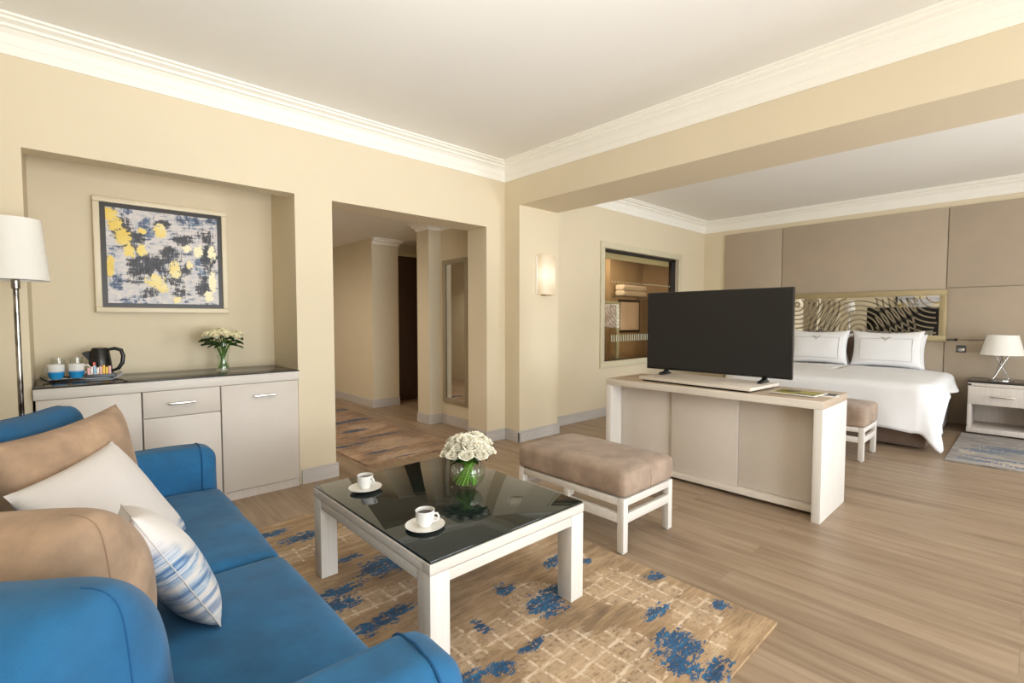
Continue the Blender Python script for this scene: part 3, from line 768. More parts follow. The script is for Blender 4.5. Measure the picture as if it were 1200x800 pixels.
# ------------------------------------------------------------------ floor lamp
fl = thing('floor_lamp', 'slim chrome floor lamp with a white drum shade beside the recess', 'lamp', (-.165, 3.5, 0))
B().lathe([(0, 0), (.14, 0), (.14, .012), (.13, .02), (.02, .026), (0, .026)], 36).build('base', M['chrome'], fl)
dk = NT('mottled_chrome'); dk.base(dk.ramp(dk.noise(dk.coords((20, 20, 8)), 1, 3), [(.35, S(60, 52, 48)), (.6, S(190, 186, 182))])); dk.set(Metallic=1, Roughness=.15)
B().tube([(0, 0, .02), (0, 0, 1.50)], .0115, 16).lathe([(.0115, 1.42), (.017, 1.425), (.017, 1.465), (.0115, 1.47)], 16).build('pole', dk.m, fl)
B().lathe([(.128, 1.467), (.130, 1.466), (.103, 1.772), (.101, 1.772), (.128, 1.467)], 48).build('lamp_shade', M['shade'], fl)
B().tube([(-.125, 0, 1.472), (.125, 0, 1.472)], .003).tube([(0, -.125, 1.472), (0, .125, 1.472)], .003).build('shade_ring', M['chrome'], fl)

# ------------------------------------------------------------------ rugs
def rug(name, label, x0, x1, y0, y1, mat, blue, cream, hgt=.012, cat='rug'):
    nx, ny = int((x1-x0)/.02), int((y1-y0)/.02)
    cx_, cy_ = (x0+x1)/2, (y0+y1)/2; hx, hy = (x1-x0)/2, (y1-y0)/2
    b = B().grid(lambda u, v: (-hx+2*hx*u, -hy+2*hy*v, hgt), nx, ny)
    for (a0, a1, b0, b1) in ((-hx, hx, -hy, -hy), (-hx, hx, hy, hy), (-hx, -hx, -hy, hy), (hx, hx, -hy, hy)):
        b.grid(lambda u, v, a0=a0, a1=a1, b0=b0, b1=b1: (a0+(a1-a0)*u, b0+(b1-b0)*u, hgt*v), 40, 1)
    o = b.build(name, mat, None, loc=(cx_, cy_, 0.0005)); tag(o, label, cat)
    def fld(lst, k=1.0):
        def f(co):
            X, Y = co.x+cx_, co.y+cy_
            return max([0]+[max(0, 1-((X-x)/(rx*k))**2-((Y-y)/(ry*k))**2) for x, y, rx, ry in lst])
        return f
    fattr(o, 'blue', fld(blue, 1.25)); fattr(o, 'cream', fld(cream)); return o
BLUE = [(1.53, 1.43, .12, .10), (1.62, 1.48, .12, .05), (1.87, 1.66, .14, .05), (1.47, 1.64, .07, .055), (1.22, 1.50, .035, .06), (2.09, 1.23, .06, .05), (1.72, .90, .10, .11), (1.62, .85, .08, .10), (1.68, .74, .11, .05), (2.09, .90, .06, .04), (1.84, 1.07, .10, .04), (1.29, 1.28, .09, .03), (1.13, 1.27, .06, .05), (.98, 2.84, .14, .07), (1.17, 2.23, .16, .11), (1.06, 2.42, .09, .04), (.905, 2.15, .14, .06), (.84, 2.04, .14, .07), (.91, 1.81, .13, .06), (1.02, 1.83, .1, .05), (.80, 3.0, .2, .05), (1.0, 1.3, .1, .05), (1.96, 1.55, .05, .03), (1.45, .75, .1, .05)]
CREAM = [(1.88, 1.30, .22, .20), (1.96, .95, .18, .13), (1.33, 1.12, .30, .26), (1.29, 1.40, .2, .12), (1.02, 1.46, .22, .2), (1.54, 1.5, .2, .16), (1.37, .95, .26, .24), (1.95, 1.13, .2, .12), (1.90, 1.62, .14, .10), (1.1, 1.97, .35, .09), (.9, 2.02, .2, .1), (.8, 2.65, .3, .14), (1.85, .80, .08, .05), (1.55, 1.05, .16, .14), (1.4, 2.7, .4, .2)]
rug('area_rug', 'large tan, cream and blue abstract rug under the coffee table', .25, 2.145, .69, 3.14, M['rug'], BLUE, CREAM)
HB = [(1.98, 4.61, .16, .05), (2.16, 4.62, .12, .03), (2.17, 4.19, .16, .05), (2.41, 4.21, .14, .02), (2.32, 3.92, .3, .02), (2.38, 5.18, .2, .08), (2.66, 5.73, .25, .09), (2.85, 6.5, .2, .1), (2.4, 5.7, .25, .1), (2.5, 4.8, .3, .04), (2.2, 6.4, .3, .1)]
rug('hall_runner', 'brown and dark blue streaked rug on the hall floor', 1.89, 2.89, 3.87, 7.0, M['rug_hall'], HB, [(2.4, 4.4, .5, .3), (2.6, 5.3, .3, .3), (2.3, 4.0, .4, .15)])
rug('bedside_rug', 'grey and blue streaked rug beside the bed', 5.78, 7.30, -1.2, .52, M['rug_bed'], [(5.95, .3, .06, .2), (6.1, .15, .05, .3), (6.4, .3, .1, .2), (6.6, .1, .15, .3), (5.9, .0, .04, .2)], [(6.0, .1, .2, .4), (6.3, .4, .2, .1)])

# ------------------------------------------------------------------ coffee table
ct = thing('coffee_table', 'white wooden coffee table with a black glass top on the rug', 'table', (1.291, 1.874, .0135))
HX, HY, TH = .409, .516, .438
B().box(-HX+.004, HX-.004, -HY+.004, HY-.004, TH-.010, TH, .002).build('glass_top', M['black_glass'], ct)
f = B()
for z0, z1, ins in ((TH-.047, TH-.010, 0),):
    f.box(-HX+ins, HX-ins, -HY+ins, -HY+.05, z0, z1, .002).box(-HX+ins, HX-ins, HY-.05, HY-ins, z0, z1, .002)
    f.box(-HX+ins, -HX+.05, -HY+.05, HY-.05, z0, z1, .002).box(HX-.05, HX-ins, -HY+.05, HY-.05, z0, z1, .002)
lo_, hi_ = TH-.092, TH-.051
for sy in (-1, 1): f.box(-HX+.083, HX-.083, sy*(HY-.003)-.045*(sy > 0), sy*(HY-.003)+.045*(sy < 0), lo_, hi_, .001)
for sx in (-1, 1): f.box(sx*(HX-.003)-.045*(sx > 0), sx*(HX-.003)+.045*(sx < 0), -HY+.083, HY-.083, lo_, hi_, .001)
f.box(-HX+.05, HX-.05, -HY+.05, HY-.05, TH-.03, TH-.0105, 0)
f.build('apron', M['white_wood_x'], ct)
for sx in (-1, 1):
    for sy in (-1, 1):
        x, y = sx*(HX-.042), sy*(HY-.042)
        B().box(x-.0405, x+.0405, y-.0405, y+.0405, 0, TH-.0495, .002).build('leg', M['white_wood'], ct)

# cups on the table
def cup(x, y, rz, label, first=None):
    z = TZ+.0075
    if first: return dup(first, (x, y, z), rz, label)
    c = thing('coffee_cup', label, 'cup', (x, y, z), rz, 'coffee cups on the coffee table')
    B().lathe([(0, 0), (.022, 0), (.024, .006), (.033, .02), (.037, .042), (.038, .064), (.0355, .064), (.0345, .042), (.030, .02), (.02, .008), (0, .007)], 36).build('cup_bowl', M['porcelain'], c)
    B().tube([(.035, 0, .052), (.050, 0, .055), (.058, 0, .044), (.052, 0, .028), (.034, 0, .022)], .0042, 10).build('handle', M['porcelain'], c)
    B().lathe([(0, .050), (.0345, .050)], 32).build('coffee', M['coffee'], c)
    return c
def saucer(x, y, label, first=None):
    if first: o = first.copy(); COL.objects.link(o)
    else: o = B().lathe([(0, 0), (.035, 0), (.06, .007), (.077, .013), (.0775, .0145), (.058, .0095), (.036, .006), (0, .006)], 48).build('saucer', M['porcelain'])
    o.location = (x, y, TZ+.0005); tag(o, label, 'saucer', 'saucers on the coffee table'); return o
C1, C2 = (1.045, 2.165), (1.022, 1.605)
s1 = saucer(C1[0], C1[1], 'white saucer on the black table at the end by the hall')
saucer(C2[0], C2[1], 'white saucer on the black table at the end by the sofa arm', s1)
c1 = cup(C1[0], C1[1], math.radians(-72), 'white cup of black coffee at the table end by the hall')
cup(C2[0], C2[1], math.radians(-55), 'white cup of black coffee at the table end by the sofa arm', c1)

# ------------------------------------------------------------------ upholstered benches
def make_bench(label, W, L, ftop, ctop):
    t_ = thing('upholstered_bench', label, 'bench', (0, 0, 0), 0, None)
    hx, hy = W/2, L/2; lg = .042
    def cushion():
        b = B(); h0 = ctop-ftop
        bm = softbox(-hx-.004, hx+.004, -hy-.004, hy+.004, ftop+.001, ctop, .03, puff=.016, cuts=22, amp=.0025, fr=7)
        for v in bm.verts:
            m = min(1, max(0, (v.co.z-ftop)/h0)); k = 1+.022*math.sin(PI*m)
            v.co.x *= k; v.co.y *= 1+.012*math.sin(PI*m)
            v.co.z = max(v.co.z, ftop+.0005)
        b._merge(bm); return b
    cu = cushion().build('cushion', M['bench_suede'], t_, angle=60)
    h_ = ctop-ftop
    s_ = B()
    s_.tube([(.0, -hy-.006, ftop+.01), (.0, -hy*1.012-.0045, ftop+h_*.5), (.0, -hy*1.004-.0035, ftop+h_*.80)], .0018, 6)
    s_.build('seam', M['seam'], cu); s_ = B()
    s_.tube([(.0, hy+.006, ftop+.01), (.0, hy*1.012+.0045, ftop+h_*.5), (.0, hy*1.004+.0035, ftop+h_*.80)], .0018, 6)
    s_.build('seam', M['seam'], cu)
    f_ = B()
    for z0, z1 in ((ftop-.04, ftop), (ftop-.135, ftop-.085)):
        f_.box(-hx, -hx+.03, -hy+lg, hy-lg, z0, z1, .002).box(hx-.03, hx, -hy+lg, hy-lg, z0, z1, .002)
        f_.box(-hx+lg, hx-lg, -hy, -hy+.03, z0, z1, .002).box(-hx+lg, hx-lg, hy-.03, hy, z0, z1, .002)
    for sx in (-1, 1): f_.box(sx*hx-.03*(sx > 0), sx*hx+.03*(sx < 0), -.02, .02, ftop-.085, ftop-.04, .001)
    f_.box(-hx+.03, hx-.03, -hy+.03, hy-.03, ftop-.012, ftop-.002, 0)
    f_.build('frame', M['white_wood_x'], t_)
    for sx in (-1, 1):
        for sy in (-1, 1):
            x, y = sx*(hx-lg/2), sy*(hy-lg/2)
            B().box(x-lg/2, x+lg/2, y-lg/2, y+lg/2, 0.008, ftop, .002).lathe([(0, 0), (.012, 0), (.012, .008), (0, .008)], 12, (x, y, 0)).build('leg', M['white_wood'], t_)
    return t_
b1 = make_bench('taupe suede bench on white legs between coffee table and television console', .51, .81, .305, .452)
b1.location = (2.424, 1.868, 0); b1['group'] = 'taupe suede benches'
b2 = make_bench('taupe suede bench on white legs at the foot of the bed', .50, 1.25, .305, .49)
b2.location = (5.415, 1.625, 0); b2['group'] = 'taupe suede benches'

# ------------------------------------------------------------------ television console
CX0, CX1, CY0, CY1, CT = 3.40, 3.955, .868, 2.484, .765
cs = thing('television_console', 'greige wooden television console with sliding doors', 'console', (3.6775, 1.676, 0))
hx, hy = (CX1-CX0)/2, (CY1-CY0)/2
B().box(-hx, hx, -hy, hy, CT-.052, CT, .002).build('top_panel', M['console_top'], cs)
B().box(-hx-.001, -hx+.004, -hy+.001, hy-.001, CT-.052, CT-.001, .001).build('front_edge', M['white_wood_y'], cs)
for s_ in (-1, 1): B().box(-hx, hx, s_*hy-.05*(s_ > 0), s_*hy+.05*(s_ < 0), 0, CT-.052, .002).build('side_panel', M['white_wood'], cs)
B().box(hx-.02, hx, -hy+.05, hy-.05, .02, CT-.052, 0).build('back_panel', M['grey_wood'], cs)
B().box(-hx+.10, hx-.02, -hy+.05, hy-.05, .025, .062, .002).build('bottom_rail', M['white_wood_y'], cs)
xd = -hx+.155
dy = lambda Y: Y-1.676
B().box(xd, xd+.018, dy(1.945), dy(2.432), .066, CT-.054, .001).build('sliding_door', M['door_panel'], cs)
B().box(xd-.022, xd-.004, dy(1.430), dy(1.947), .064, CT-.054, .001).build('sliding_door', M['door_panel'], cs)
B().box(xd, xd+.018, dy(.920), dy(1.437), .066, CT-.054, .001).build('sliding_door', M['door_panel'], cs)

# plinth board under the television
pl = thing('television_plinth', 'pale rectangular board under the television', 'plinth', (3.665, 1.74, CT), math.radians(-4))
B().box(-.225, .225, -.455, .455, .014, .036, .003).build('board', M['white_wood_y'], pl)
B().box(-.205, .205, -.43, .43, 0, .014, 0).build('recessed_foot', M['reveal'], pl)  # foot coloured near-black to paint in the shadow under the board
PZ = CT+.036
tvv = thing('television', 'large flat black television standing on the console', 'television', (3.795, 1.75, PZ))
y0, y1, z0, z1 = -.583, .581, .036, .698
B().box(-.006, .028, y0, y1, z0, z1, .004).box(.026, .06, y0+.2, y1-.2, z0+.05, z1-.25, .01).build('housing', M['black_plastic'], tvv)
B().box(-.0075, -.0055, y0+.006, y1-.006, z0+.016, z1-.006, 0).build('screen', M['screen'], tvv)
for yy in (-.40, .395):
    B().prism([(-.105, 0), (.06, 0), (.06, .008), (.02, .022), (.02, .045), (.0, .045), (-.02, .026), (-.10, .016)], yy-.016, yy+.016, 'Y', .003).build('foot', M['black_plastic'], tvv)
# brochures
def mag(name, x, y, rz, sx, sy, mat, label, cat='magazine', z=CT, th=.005):
    t_ = thing(name, label, cat, (x, y, z+.0005), rz)
    B().box(-sx/2, sx/2, -sy/2, sy/2, 0, th, .0008).build('pages', M['porcelain'], t_)
    B().box(-sx/2+.012, sx/2-.012, -sy/2+.012, sy/2-.012, th, th+.0006, 0).build('cover_picture', mat, t_); return t_
gm = NT('landscape_cover'); gm.base(gm.ramp(gm.noise(gm.coords((8, 4, 1)), 1.4, 4, .6), [(.36, S(30, 28, 22)), (.46, S(88, 92, 30)), (.56, S(186, 180, 60)), (.70, S(120, 120, 120))])); gm.set(Roughness=.25)
mag('brochure', 3.70, .985, .12, .15, .25, plain('dark_cover', S(44, 52, 56), .3), 'dark brochure partly under the green magazine on the console', 'brochure')
mag('magazine', 3.63, 1.075, -.08, .22, .28, gm.m, 'open magazine with a green landscape picture on the console', z=CT+.006)

# ------------------------------------------------------------------ sofa
sf = thing('sofa', 'long teal blue velvet sofa with low arms', 'sofa', (0, 0, 0))
SX0, SX1, SY0, SY1 = -.46, .565, .905, 2.785
def soft(b, *a, **k):
    b._merge(softbox(*a, **k)); return b
soft(B(), SX0, SX1-.03, SY0-.19, SY1+.19, .09, .30, .02, cuts=12, amp=0).build('base', M['blue'], sf, angle=60)
soft(B(), SX0, SX0+.2, SY0-.19, SY1+.19, .28, .80, .06, cuts=14, amp=.003).build('backrest', M['blue'], sf, angle=60)
for i, (a, b) in enumerate(((SY0, 1.838), (1.842, SY1))):
    c_ = soft(B(), SX0+.2, SX1, a+.002, b-.002, .295, .428, .034, puff=.020, cuts=34, amp=.009, fr=5).build('seat_cushion', M['blue'], sf, angle=60)
arms = []
for i, (a, b) in enumerate(((SY0-.20, SY0), (SY1, SY1+.20))):
    ar_ = soft(B(), SX0, SX1-.005, a, b, .085, .625, .065, puff=.012, cuts=30, amp=.003).build('armrest', M['blue'], sf, angle=60)
    pts = []; q = .065
    for (yc, zc, a0) in ((b-q, .625-q, 0), (a+q, .625-q, PI/2)):
        for k in range(9): pts.append((SX1-.078, yc+(q+.004)*math.cos(a0+PI/2*k/8), zc+(q+.006)*math.sin(a0+PI/2*k/8)))
    pts = [(SX1-.078, b+.002, .12)]+pts+[(SX1-.078, a-.002, .12)]
    m_ = len(pts)//2; pts.insert(m_, (SX1-.078, (a+b)/2, .6365))
    B().tube(pts, .003, 6).build('piping', M['blue_seam'], ar_)
for x in (SX0+.08, SX1-.12):
    for y in (SY0-.12, SY1+.12): zl = .0135 if x > .3 else .0; B().lathe([(0, zl), (.018, zl), (.024, .09), (0, .09)], 12, (x, y, .0)).build('leg', M['black_plastic'], sf)

# ------------------------------------------------------------------ cushions
def pillow_mesh(w, h, t, pinch=.10, power=2.2, wrinkle=.006, seed=0, n=36, sag=0.0, rnd=0.0, back=1.0):
    bm = bmesh.new(); L = {}
    for side in (1, -1):
        for i in range(n+1):
            for j in range(n+1):
                a, c = -1+2*i/n, -1+2*j/n
                edge = i in (0, n) or j in (0, n)
                if edge and side == -1: L[(side, i, j)] = L[(1, i, j)]; continue
                x = w/2*a*(1-pinch*(1-c*c)*abs(a)**3); y = h/2*c*(1-pinch*(1-a*a)*abs(c)**3)
                prof = (max(0, 1-abs(a)**power)*max(0, 1-abs(c)**power))**.5
                z = side*t/2*prof*((1+(back-1)*(1-.95*max(0, c)**1.5)) if side < 0 else 1)
                nz = mnoise.noise(Vector((x*6+seed*7.3, y*6-seed*3.1, side*2.0)))*wrinkle*min(1, prof*2)
                y -= sag*(1-abs(a)**2)*max(0, c)
                if rnd:
                    k_ = 1-rnd*.42*(abs(a*c))**6; x *= k_; y *= k_
                L[(side, i, j)] = bm.verts.new((x, y, z+side*nz))
        for i in range(n):
            for j in range(n):
                q = [L[(side, i, j)], L[(side, i+1, j)], L[(side, i+1, j+1)], L[(side, i, j+1)]]
                if side == -1: q.reverse()
                bm.faces.new(q)
    return bm
def pillow(name, label, cat, center, u, v, w, h, t, mat, seam_mat=None, group=None, **kw):
    u = Vector(u).normalized(); v = Vector(v); v = (v-u*v.dot(u)).normalized(); n_ = u.cross(v)
    b = B(); b._merge(pillow_mesh(w, h, t, **kw)); o = b.build(name, mat, None, angle=75)
    mw = Matrix((u, v, n_)).transposed().to_4x4(); mw.translation = Vector(center); o.matrix_world = mw
    tag(o, label, cat, group)
    if seam_mat:
        pc = kw.get('pinch', .10); pts = []; m = 24; sg = kw.get('sag', 0)
        for (s0, s1) in (((-1, -1), (1, -1)), ((1, -1), (1, 1)), ((1, 1), (-1, 1)), ((-1, 1), (-1, -1))):
            for k in range(m):
                a = s0[0]+(s1[0]-s0[0])*k/m; c = s0[1]+(s1[1]-s0[1])*k/m
                k_ = 1-kw.get('rnd', 0)*.42*(abs(a*c))**6
                pts.append((k_*w/2*a*(1-pc*(1-c*c)*abs(a)**3), k_*(h/2*c*(1-pc*(1-a*a)*abs(c)**3)-sg*(1-a*a)*max(0, c)), 0))
        if kw.get('back', 1) > 1: pts = pts[m:2*m+4]
        B().tube(pts, .0016, 6, closed=kw.get('back', 1) <= 1).build('seam', seam_mat, o)
    return o
def from_corner(tr, u, v, w, h):
    """centre of a cushion whose top right corner is tr"""
    u = Vector(u).normalized(); v = Vector(v); v = (v-u*v.dot(u)).normalized()
    return Vector(tr)-u*w/2-v*h/2
V = (-.05, .03, .45)
pillow('back_cushion', 'deep blue cushion at the far end of the sofa, behind a tan one', 'cushion', from_corner((.01, 2.72, .935), (.50, .86, 0), (-.10, .05, .5), .52, .46), (.50, .86, 0), (-.10, .05, .5), .52, .46, .15, M['blue_dark'], M['blue_seam'], 'blue cushions on the sofa', pinch=.02, power=5, seed=1, sag=.012, rnd=.35, wrinkle=.010)
pillow('tan_cushion', 'tan suede cushion at the far end of the sofa, by the cabinets', 'cushion', from_corner((.155, 2.60, .915), (.60, .80, .05), V, .58, .46), (.60, .80, .05), V, .58, .46, .20, M['tan'], M['seam'], 'tan suede cushions on the sofa', pinch=.045, power=3.5, seed=2, sag=.01, wrinkle=.009)
pillow('white_cushion', 'white cushion with a little blue at one corner, leaning on the far tan cushion', 'cushion', (.100, 2.13, .60), (.57, .80, .1), (-.33, .43, .84), .46, .44, .15, M['blue_wash2'], None, 'white and blue cushions on the sofa', pinch=.06, seed=3, power=2.6, wrinkle=.008)
pillow('white_cushion', 'white cushion with blue brush strokes on its lower half, beside the near tan cushion', 'cushion', (.197, 1.635, .590), (-.0, .92, -.17), (-.168, .03, .32), .34, .37, .14, M['blue_wash'], M['cover_seam'], 'white and blue cushions on the sofa', pinch=.05, seed=4, power=2.4, wrinkle=.012)
pillow('tan_cushion', 'tan suede cushion at the near end of the sofa, behind the near blue one', 'cushion', from_corner((.045, 1.27, .885), (.76, -.65, .05), (-.15, .07, .45), .46, .46), (.76, -.65, .05), (-.15, .07, .45), .46, .46, .26, M['tan'], M['seam'], 'tan suede cushions on the sofa', pinch=.02, power=3.0, seed=5, rnd=.22, wrinkle=.010, back=2.0)
pillow('back_cushion', 'bright blue cushion at the near end of the sofa', 'cushion', from_corner((.055, .95, .865), (.78, -.62, .05), (-.13, .07, .45), .46, .46), (.78, -.62, .05), (-.13, .07, .45), .46, .46, .24, M['blue'], M['blue_seam'], 'blue cushions on the sofa', pinch=.02, power=3.0, seed=6, rnd=.22, wrinkle=.010, back=1.9)

# ------------------------------------------------------------------ bed
bd = thing('bed', 'king size bed with a brown upholstered base', 'bed', (0, 0, 0))
BX0, BX1, BY0, BY1 = 6.03, 7.84, .64, 2.62
B().box(BX0+.04, BX1, BY0+.04, BY1-.04, .02, .34, .02, 3).build('base', M['brown_fabric'], bd)
for x in (BX0+.35, BX1-.25):
    for y in (BY0+.35, BY1-.35): B().lathe([(0, 0), (.03, 0), (.03, .02), (0, .02)], 12, (x, y, 0)).build('leg', M['black_plastic'], bd)
B().box(BX0+.02, BX1, BY0+.02, BY1-.02, .34, .575, .05, 4).build('mattress', M['linen'], bd)
def duvet():
    b = B(); per = []
    # perimeter (from head right, along right side, foot, left side, to head left); rounded corners
    rc = .14
    def add(x, y, nx, ny, drop, fl): per.append((x, y, nx, ny, drop, fl))
    for k in range(60):
        t_ = k/59; x = 7.55+(BX0+rc-7.55)*t_; d_ = .17+.012*math.sin(t_*9)
        if t_ > .72: q_ = (t_-.72)/.28; d_ += .30*q_*q_*(3-2*q_)
        add(x, BY0, 0, -1, d_, .012+.006*math.sin(t_*11))
    for k in range(1, 16):
        a = PI/2*k/16; nx, ny = -math.sin(a), -math.cos(a)
        tip = math.exp(-((k-8.0)/2.6)**2)
        add(BX0+rc+rc*nx, BY0+rc+rc*ny, nx, ny, .46+.155*tip, .015+.035*tip)
    for k in range(34):
        t_ = k/33; y = BY0+rc+(BY1-rc-BY0-rc)*t_
        d_ = .445-.025*t_+.02*max(0, 1-t_*9); add(BX0, y, -1, 0, d_, .015+.006*math.sin(t_*16))
    for k in range(1, 16):
        a = PI/2*k/16; nx, ny = -math.cos(a), math.sin(a)
        tip = math.exp(-((k-8.0)/2.6)**2)
        add(BX0+rc+rc*nx, BY1-rc+rc*ny, nx, ny, .42+.17*tip, .015+.05*tip)
    for k in range(30):
        t_ = k/29; add(BX0+rc+(7.55-BX0-rc)*t_, BY1, 0, 1, .3, .02+.02*math.sin(t_*17))
    bm = bmesh.new(); rows = []
    ZT = .625; rr = .07; nin, nsk = 14, 12
    cy = (BY0+BY1)/2
    for (x, y, nx, ny, d_, f_) in per:
        row = []
        for k in range(nin):      # from inner spine to rim
            t_ = k/(nin-1); xs = max(x, BX0+.5) if True else x
            sx_ = min(max(x, BX0+.75), 7.55); px_, py_ = sx_+(x-sx_)*t_, cy+(y-cy)*t_
            px_ -= nx*rr*t_*1.0; py_ -= ny*rr*t_*1.0
            z = ZT+.012+.03*(1-t_**3)+.006*mnoise.noise(Vector((px_*4, py_*4, 0)))
            row.append((px_, py_, z))
        for k in range(1, 7):
            a = PI/2*k/6; row.append((x-nx*rr+nx*(rr+.012)*math.sin(a), y-ny*rr+ny*(rr+.012)*math.sin(a), ZT+.012-rr+rr*math.cos(a)))
        zt = ZT+.012-rr
        for k in range(1, nsk+1):
            t_ = k/nsk; o_ = .012+f_*t_**1.2*3+.008*math.sin(t_*5)*mnoise.noise(Vector((x*3, y*3, 1)))
            row.append((x+nx*o_, y+ny*o_, max(.006, zt-(d_-rr)*t_)))
        rows.append([bm.verts.new(p_) for p_ in row])
    for a, c in zip(rows, rows[1:]):
        for k in range(len(a)-1):
            try: bm.faces.new((a[k], a[k+1], c[k+1], c[k]))
            except ValueError: pass
    bmesh.ops.remove_doubles(bm, verts=bm.verts, dist=.0008)
    bmesh.ops.recalc_face_normals(bm, faces=bm.faces)
    b._merge(bm); return b
dv = duvet().build('duvet', M['linen'], None, angle=80); tag(dv, 'white duvet spread over the bed, one corner draped to the floor', 'duvet')
so = dv.modifiers.new('thickness', 'SOLIDIFY'); so.thickness = .012; so.offset = 1
# pillows
def bed_pillow(y, x, label, front=True):
    vv = (.22, 0, .9); u = (0, -1, 0)
    o = pillow('bed_pillow', label, 'pillow', (x, y, .905 if front else .86), u, vv, .72, .46, .17, M['linen'], None, 'white pillows on the bed', pinch=.07, power=2.6, seed=y*3+x, sag=.02)
    if front:
        def P(a, c):       # point on the front face in pillow coordinates
            pinch = .07
            X = .37*a*(1-pinch*(1-c*c)*abs(a)**3); Y = .23*c*(1-pinch*(1-a*a)*abs(c)**3)-.02*(1-a*a)*max(0, c)
            prof = (max(0, 1-abs(a)**2.6)*max(0, 1-abs(c)**2.6))**.5
            X *= .72/.74; return (X, Y, -.085*prof-.004)
        pts = []
        cs_ = [(-.74, -.72), (.74, -.72), (.74, .52), (-.74, .52)]
        for i in range(4):
            s0, s1 = cs_[i], cs_[(i+1) % 4]
            for k in range(14): pts.append(P(s0[0]+(s1[0]-s0[0])*k/14, s0[1]+(s1[1]-s0[1])*k/14))
        pts = [(p_[0], p_[1], -p_[2]) for p_ in pts]
        B().tube(pts, .0022, 5, closed=True).build('border_stitch', M['linen_grey'], o)
        em = B(); Q = lambda a, c: (lambda p_: (p_[0], p_[1], -p_[2]))(P(a, c))
        for s_ in (-1, 1):
            em.tube([Q(0, .42), Q(s_*.05, .52), Q(s_*.11, .60), Q(s_*.17, .61)], [.003, .005, .004, .002], 5)
            em.tube([Q(0, .47), Q(s_*.04, .56), Q(s_*.10, .66)], [.003, .004, .002], 5)
        em.tube([Q(0, .36), Q(0, .5)], .003, 5)
        em.build('embroidered_emblem', M['linen_grey'], o)
    return o
bed_pillow(1.255, 7.50, 'white bed pillow with embroidered border, in front on the lamp side')
bed_pillow(2.005, 7.50, 'white bed pillow with embroidered border, in front and half behind the television')
bed_pillow(1.250, 7.695, 'plain white bed pillow, behind the front one on the lamp side', False)
bed_pillow(2.01, 7.695, 'plain white bed pillow, behind the front one nearer the television', False)
pillow('brown_cushion', 'dark brown cushion in the gap between the white bed pillows', 'cushion', (7.70, 1.63, .87), (0, -1, 0), (.15, 0, .9), .30, .36, .10, M['brown_fabric'], None, None, pinch=.05, seed=9)
# headboard mirror panel
hd = thing('headboard_panel', 'wide mirrored headboard panel etched with circles in a gold frame', 'headboard', (XH-.03, 1.625, 1.315))
a, b, fw = .885, .315, .07
f = B(); f.box(-.04, 0, -a, a, b-fw, b, .004).box(-.04, 0, -a, a, -b, -b+fw, .004).box(-.04, 0, -a, -a+fw, -b+fw, b-fw, .004).box(-.04, 0, a-fw, a, -b+fw, b-fw, .004)
f.build('frame', M['brass'], hd)
mg = B().box(-.024, -.012, -a+fw, a-fw, -b+fw, b-fw, 0).build('mirror_glass', M['mirror'], hd)
et = B()
def arcs(cy_, cz_, r0, dr, cnt, lo, hi):
    for k in range(cnt):
        r = r0+k*dr; run = []
        m = max(48, int(r*160))
        for q in range(m+1):
            an = 2*PI*q/m; y, z = cy_+r*math.cos(an), cz_+r*math.sin(an)
            if lo < y < hi and -b+fw+.004 < z < b-fw-.004: run.append((y, z))
            else:
                if len(run) > 2: seg(run)
                run = []
        if len(run) > 2: seg(run)
def seg(run):
    bm = bmesh.new(); prev = None
    for i, (y, z) in enumerate(run):
        j0, j1 = max(0, i-1), min(len(run)-1, i+1)
        ty_, tz_ = run[j1][0]-run[j0][0], run[j1][1]-run[j0][1]; ll = math.hypot(ty_, tz_) or 1
        ny, nz = -tz_/ll*.009, ty_/ll*.009
        cur = (bm.verts.new((-.0245, y+ny, z+nz)), bm.verts.new((-.0245, y-ny, z-nz)))
        if prev: bm.faces.new((prev[0], prev[1], cur[1], cur[0]))
        prev = cur
    et._merge(bm)
L_ = a-fw-.004
arcs(.00, -.209, .035, .062, 15, -.62, .62)
arcs(.753, .164, .03, .062, 11, .20, L_)
arcs(-.784, .257, .10, .062, 13, -L_, -.18)
et.build('etched_circles', plain('etched_frost', S(142, 130, 108), .5, .3, var=.05), mg, smooth=False)
# reading light and switch
rl = thing('reading_light', 'small dark swivel reading light at the headboard corner', 'lamp', (XH-.03, .72, 1.02))
B().tube([(0, 0, 0), (-.03, -.01, 0), (-.05, -.08, .005)], .007).lathe([(0, 0), (.014, 0), (.014, .03), (0, .03)], 12, mat=Matrix.Translation((-.05, -.06, .004)) @ Matrix.Rotation(PI/2, 4, 'X')).build('arm', M['black_plastic'], rl)
ws = thing('wall_switch', 'dark square switch plate on the taupe wall above the nightstand', 'switch', (XH-.03, .60, .915))
B().box(-.008, 0, -.043, .043, -.043, .043, .003).build('plate', M['grey_plastic'], ws)
B().box(-.013, -.008, -.03, .03, -.03, .005, .002).build('rocker', M['chrome'], ws)

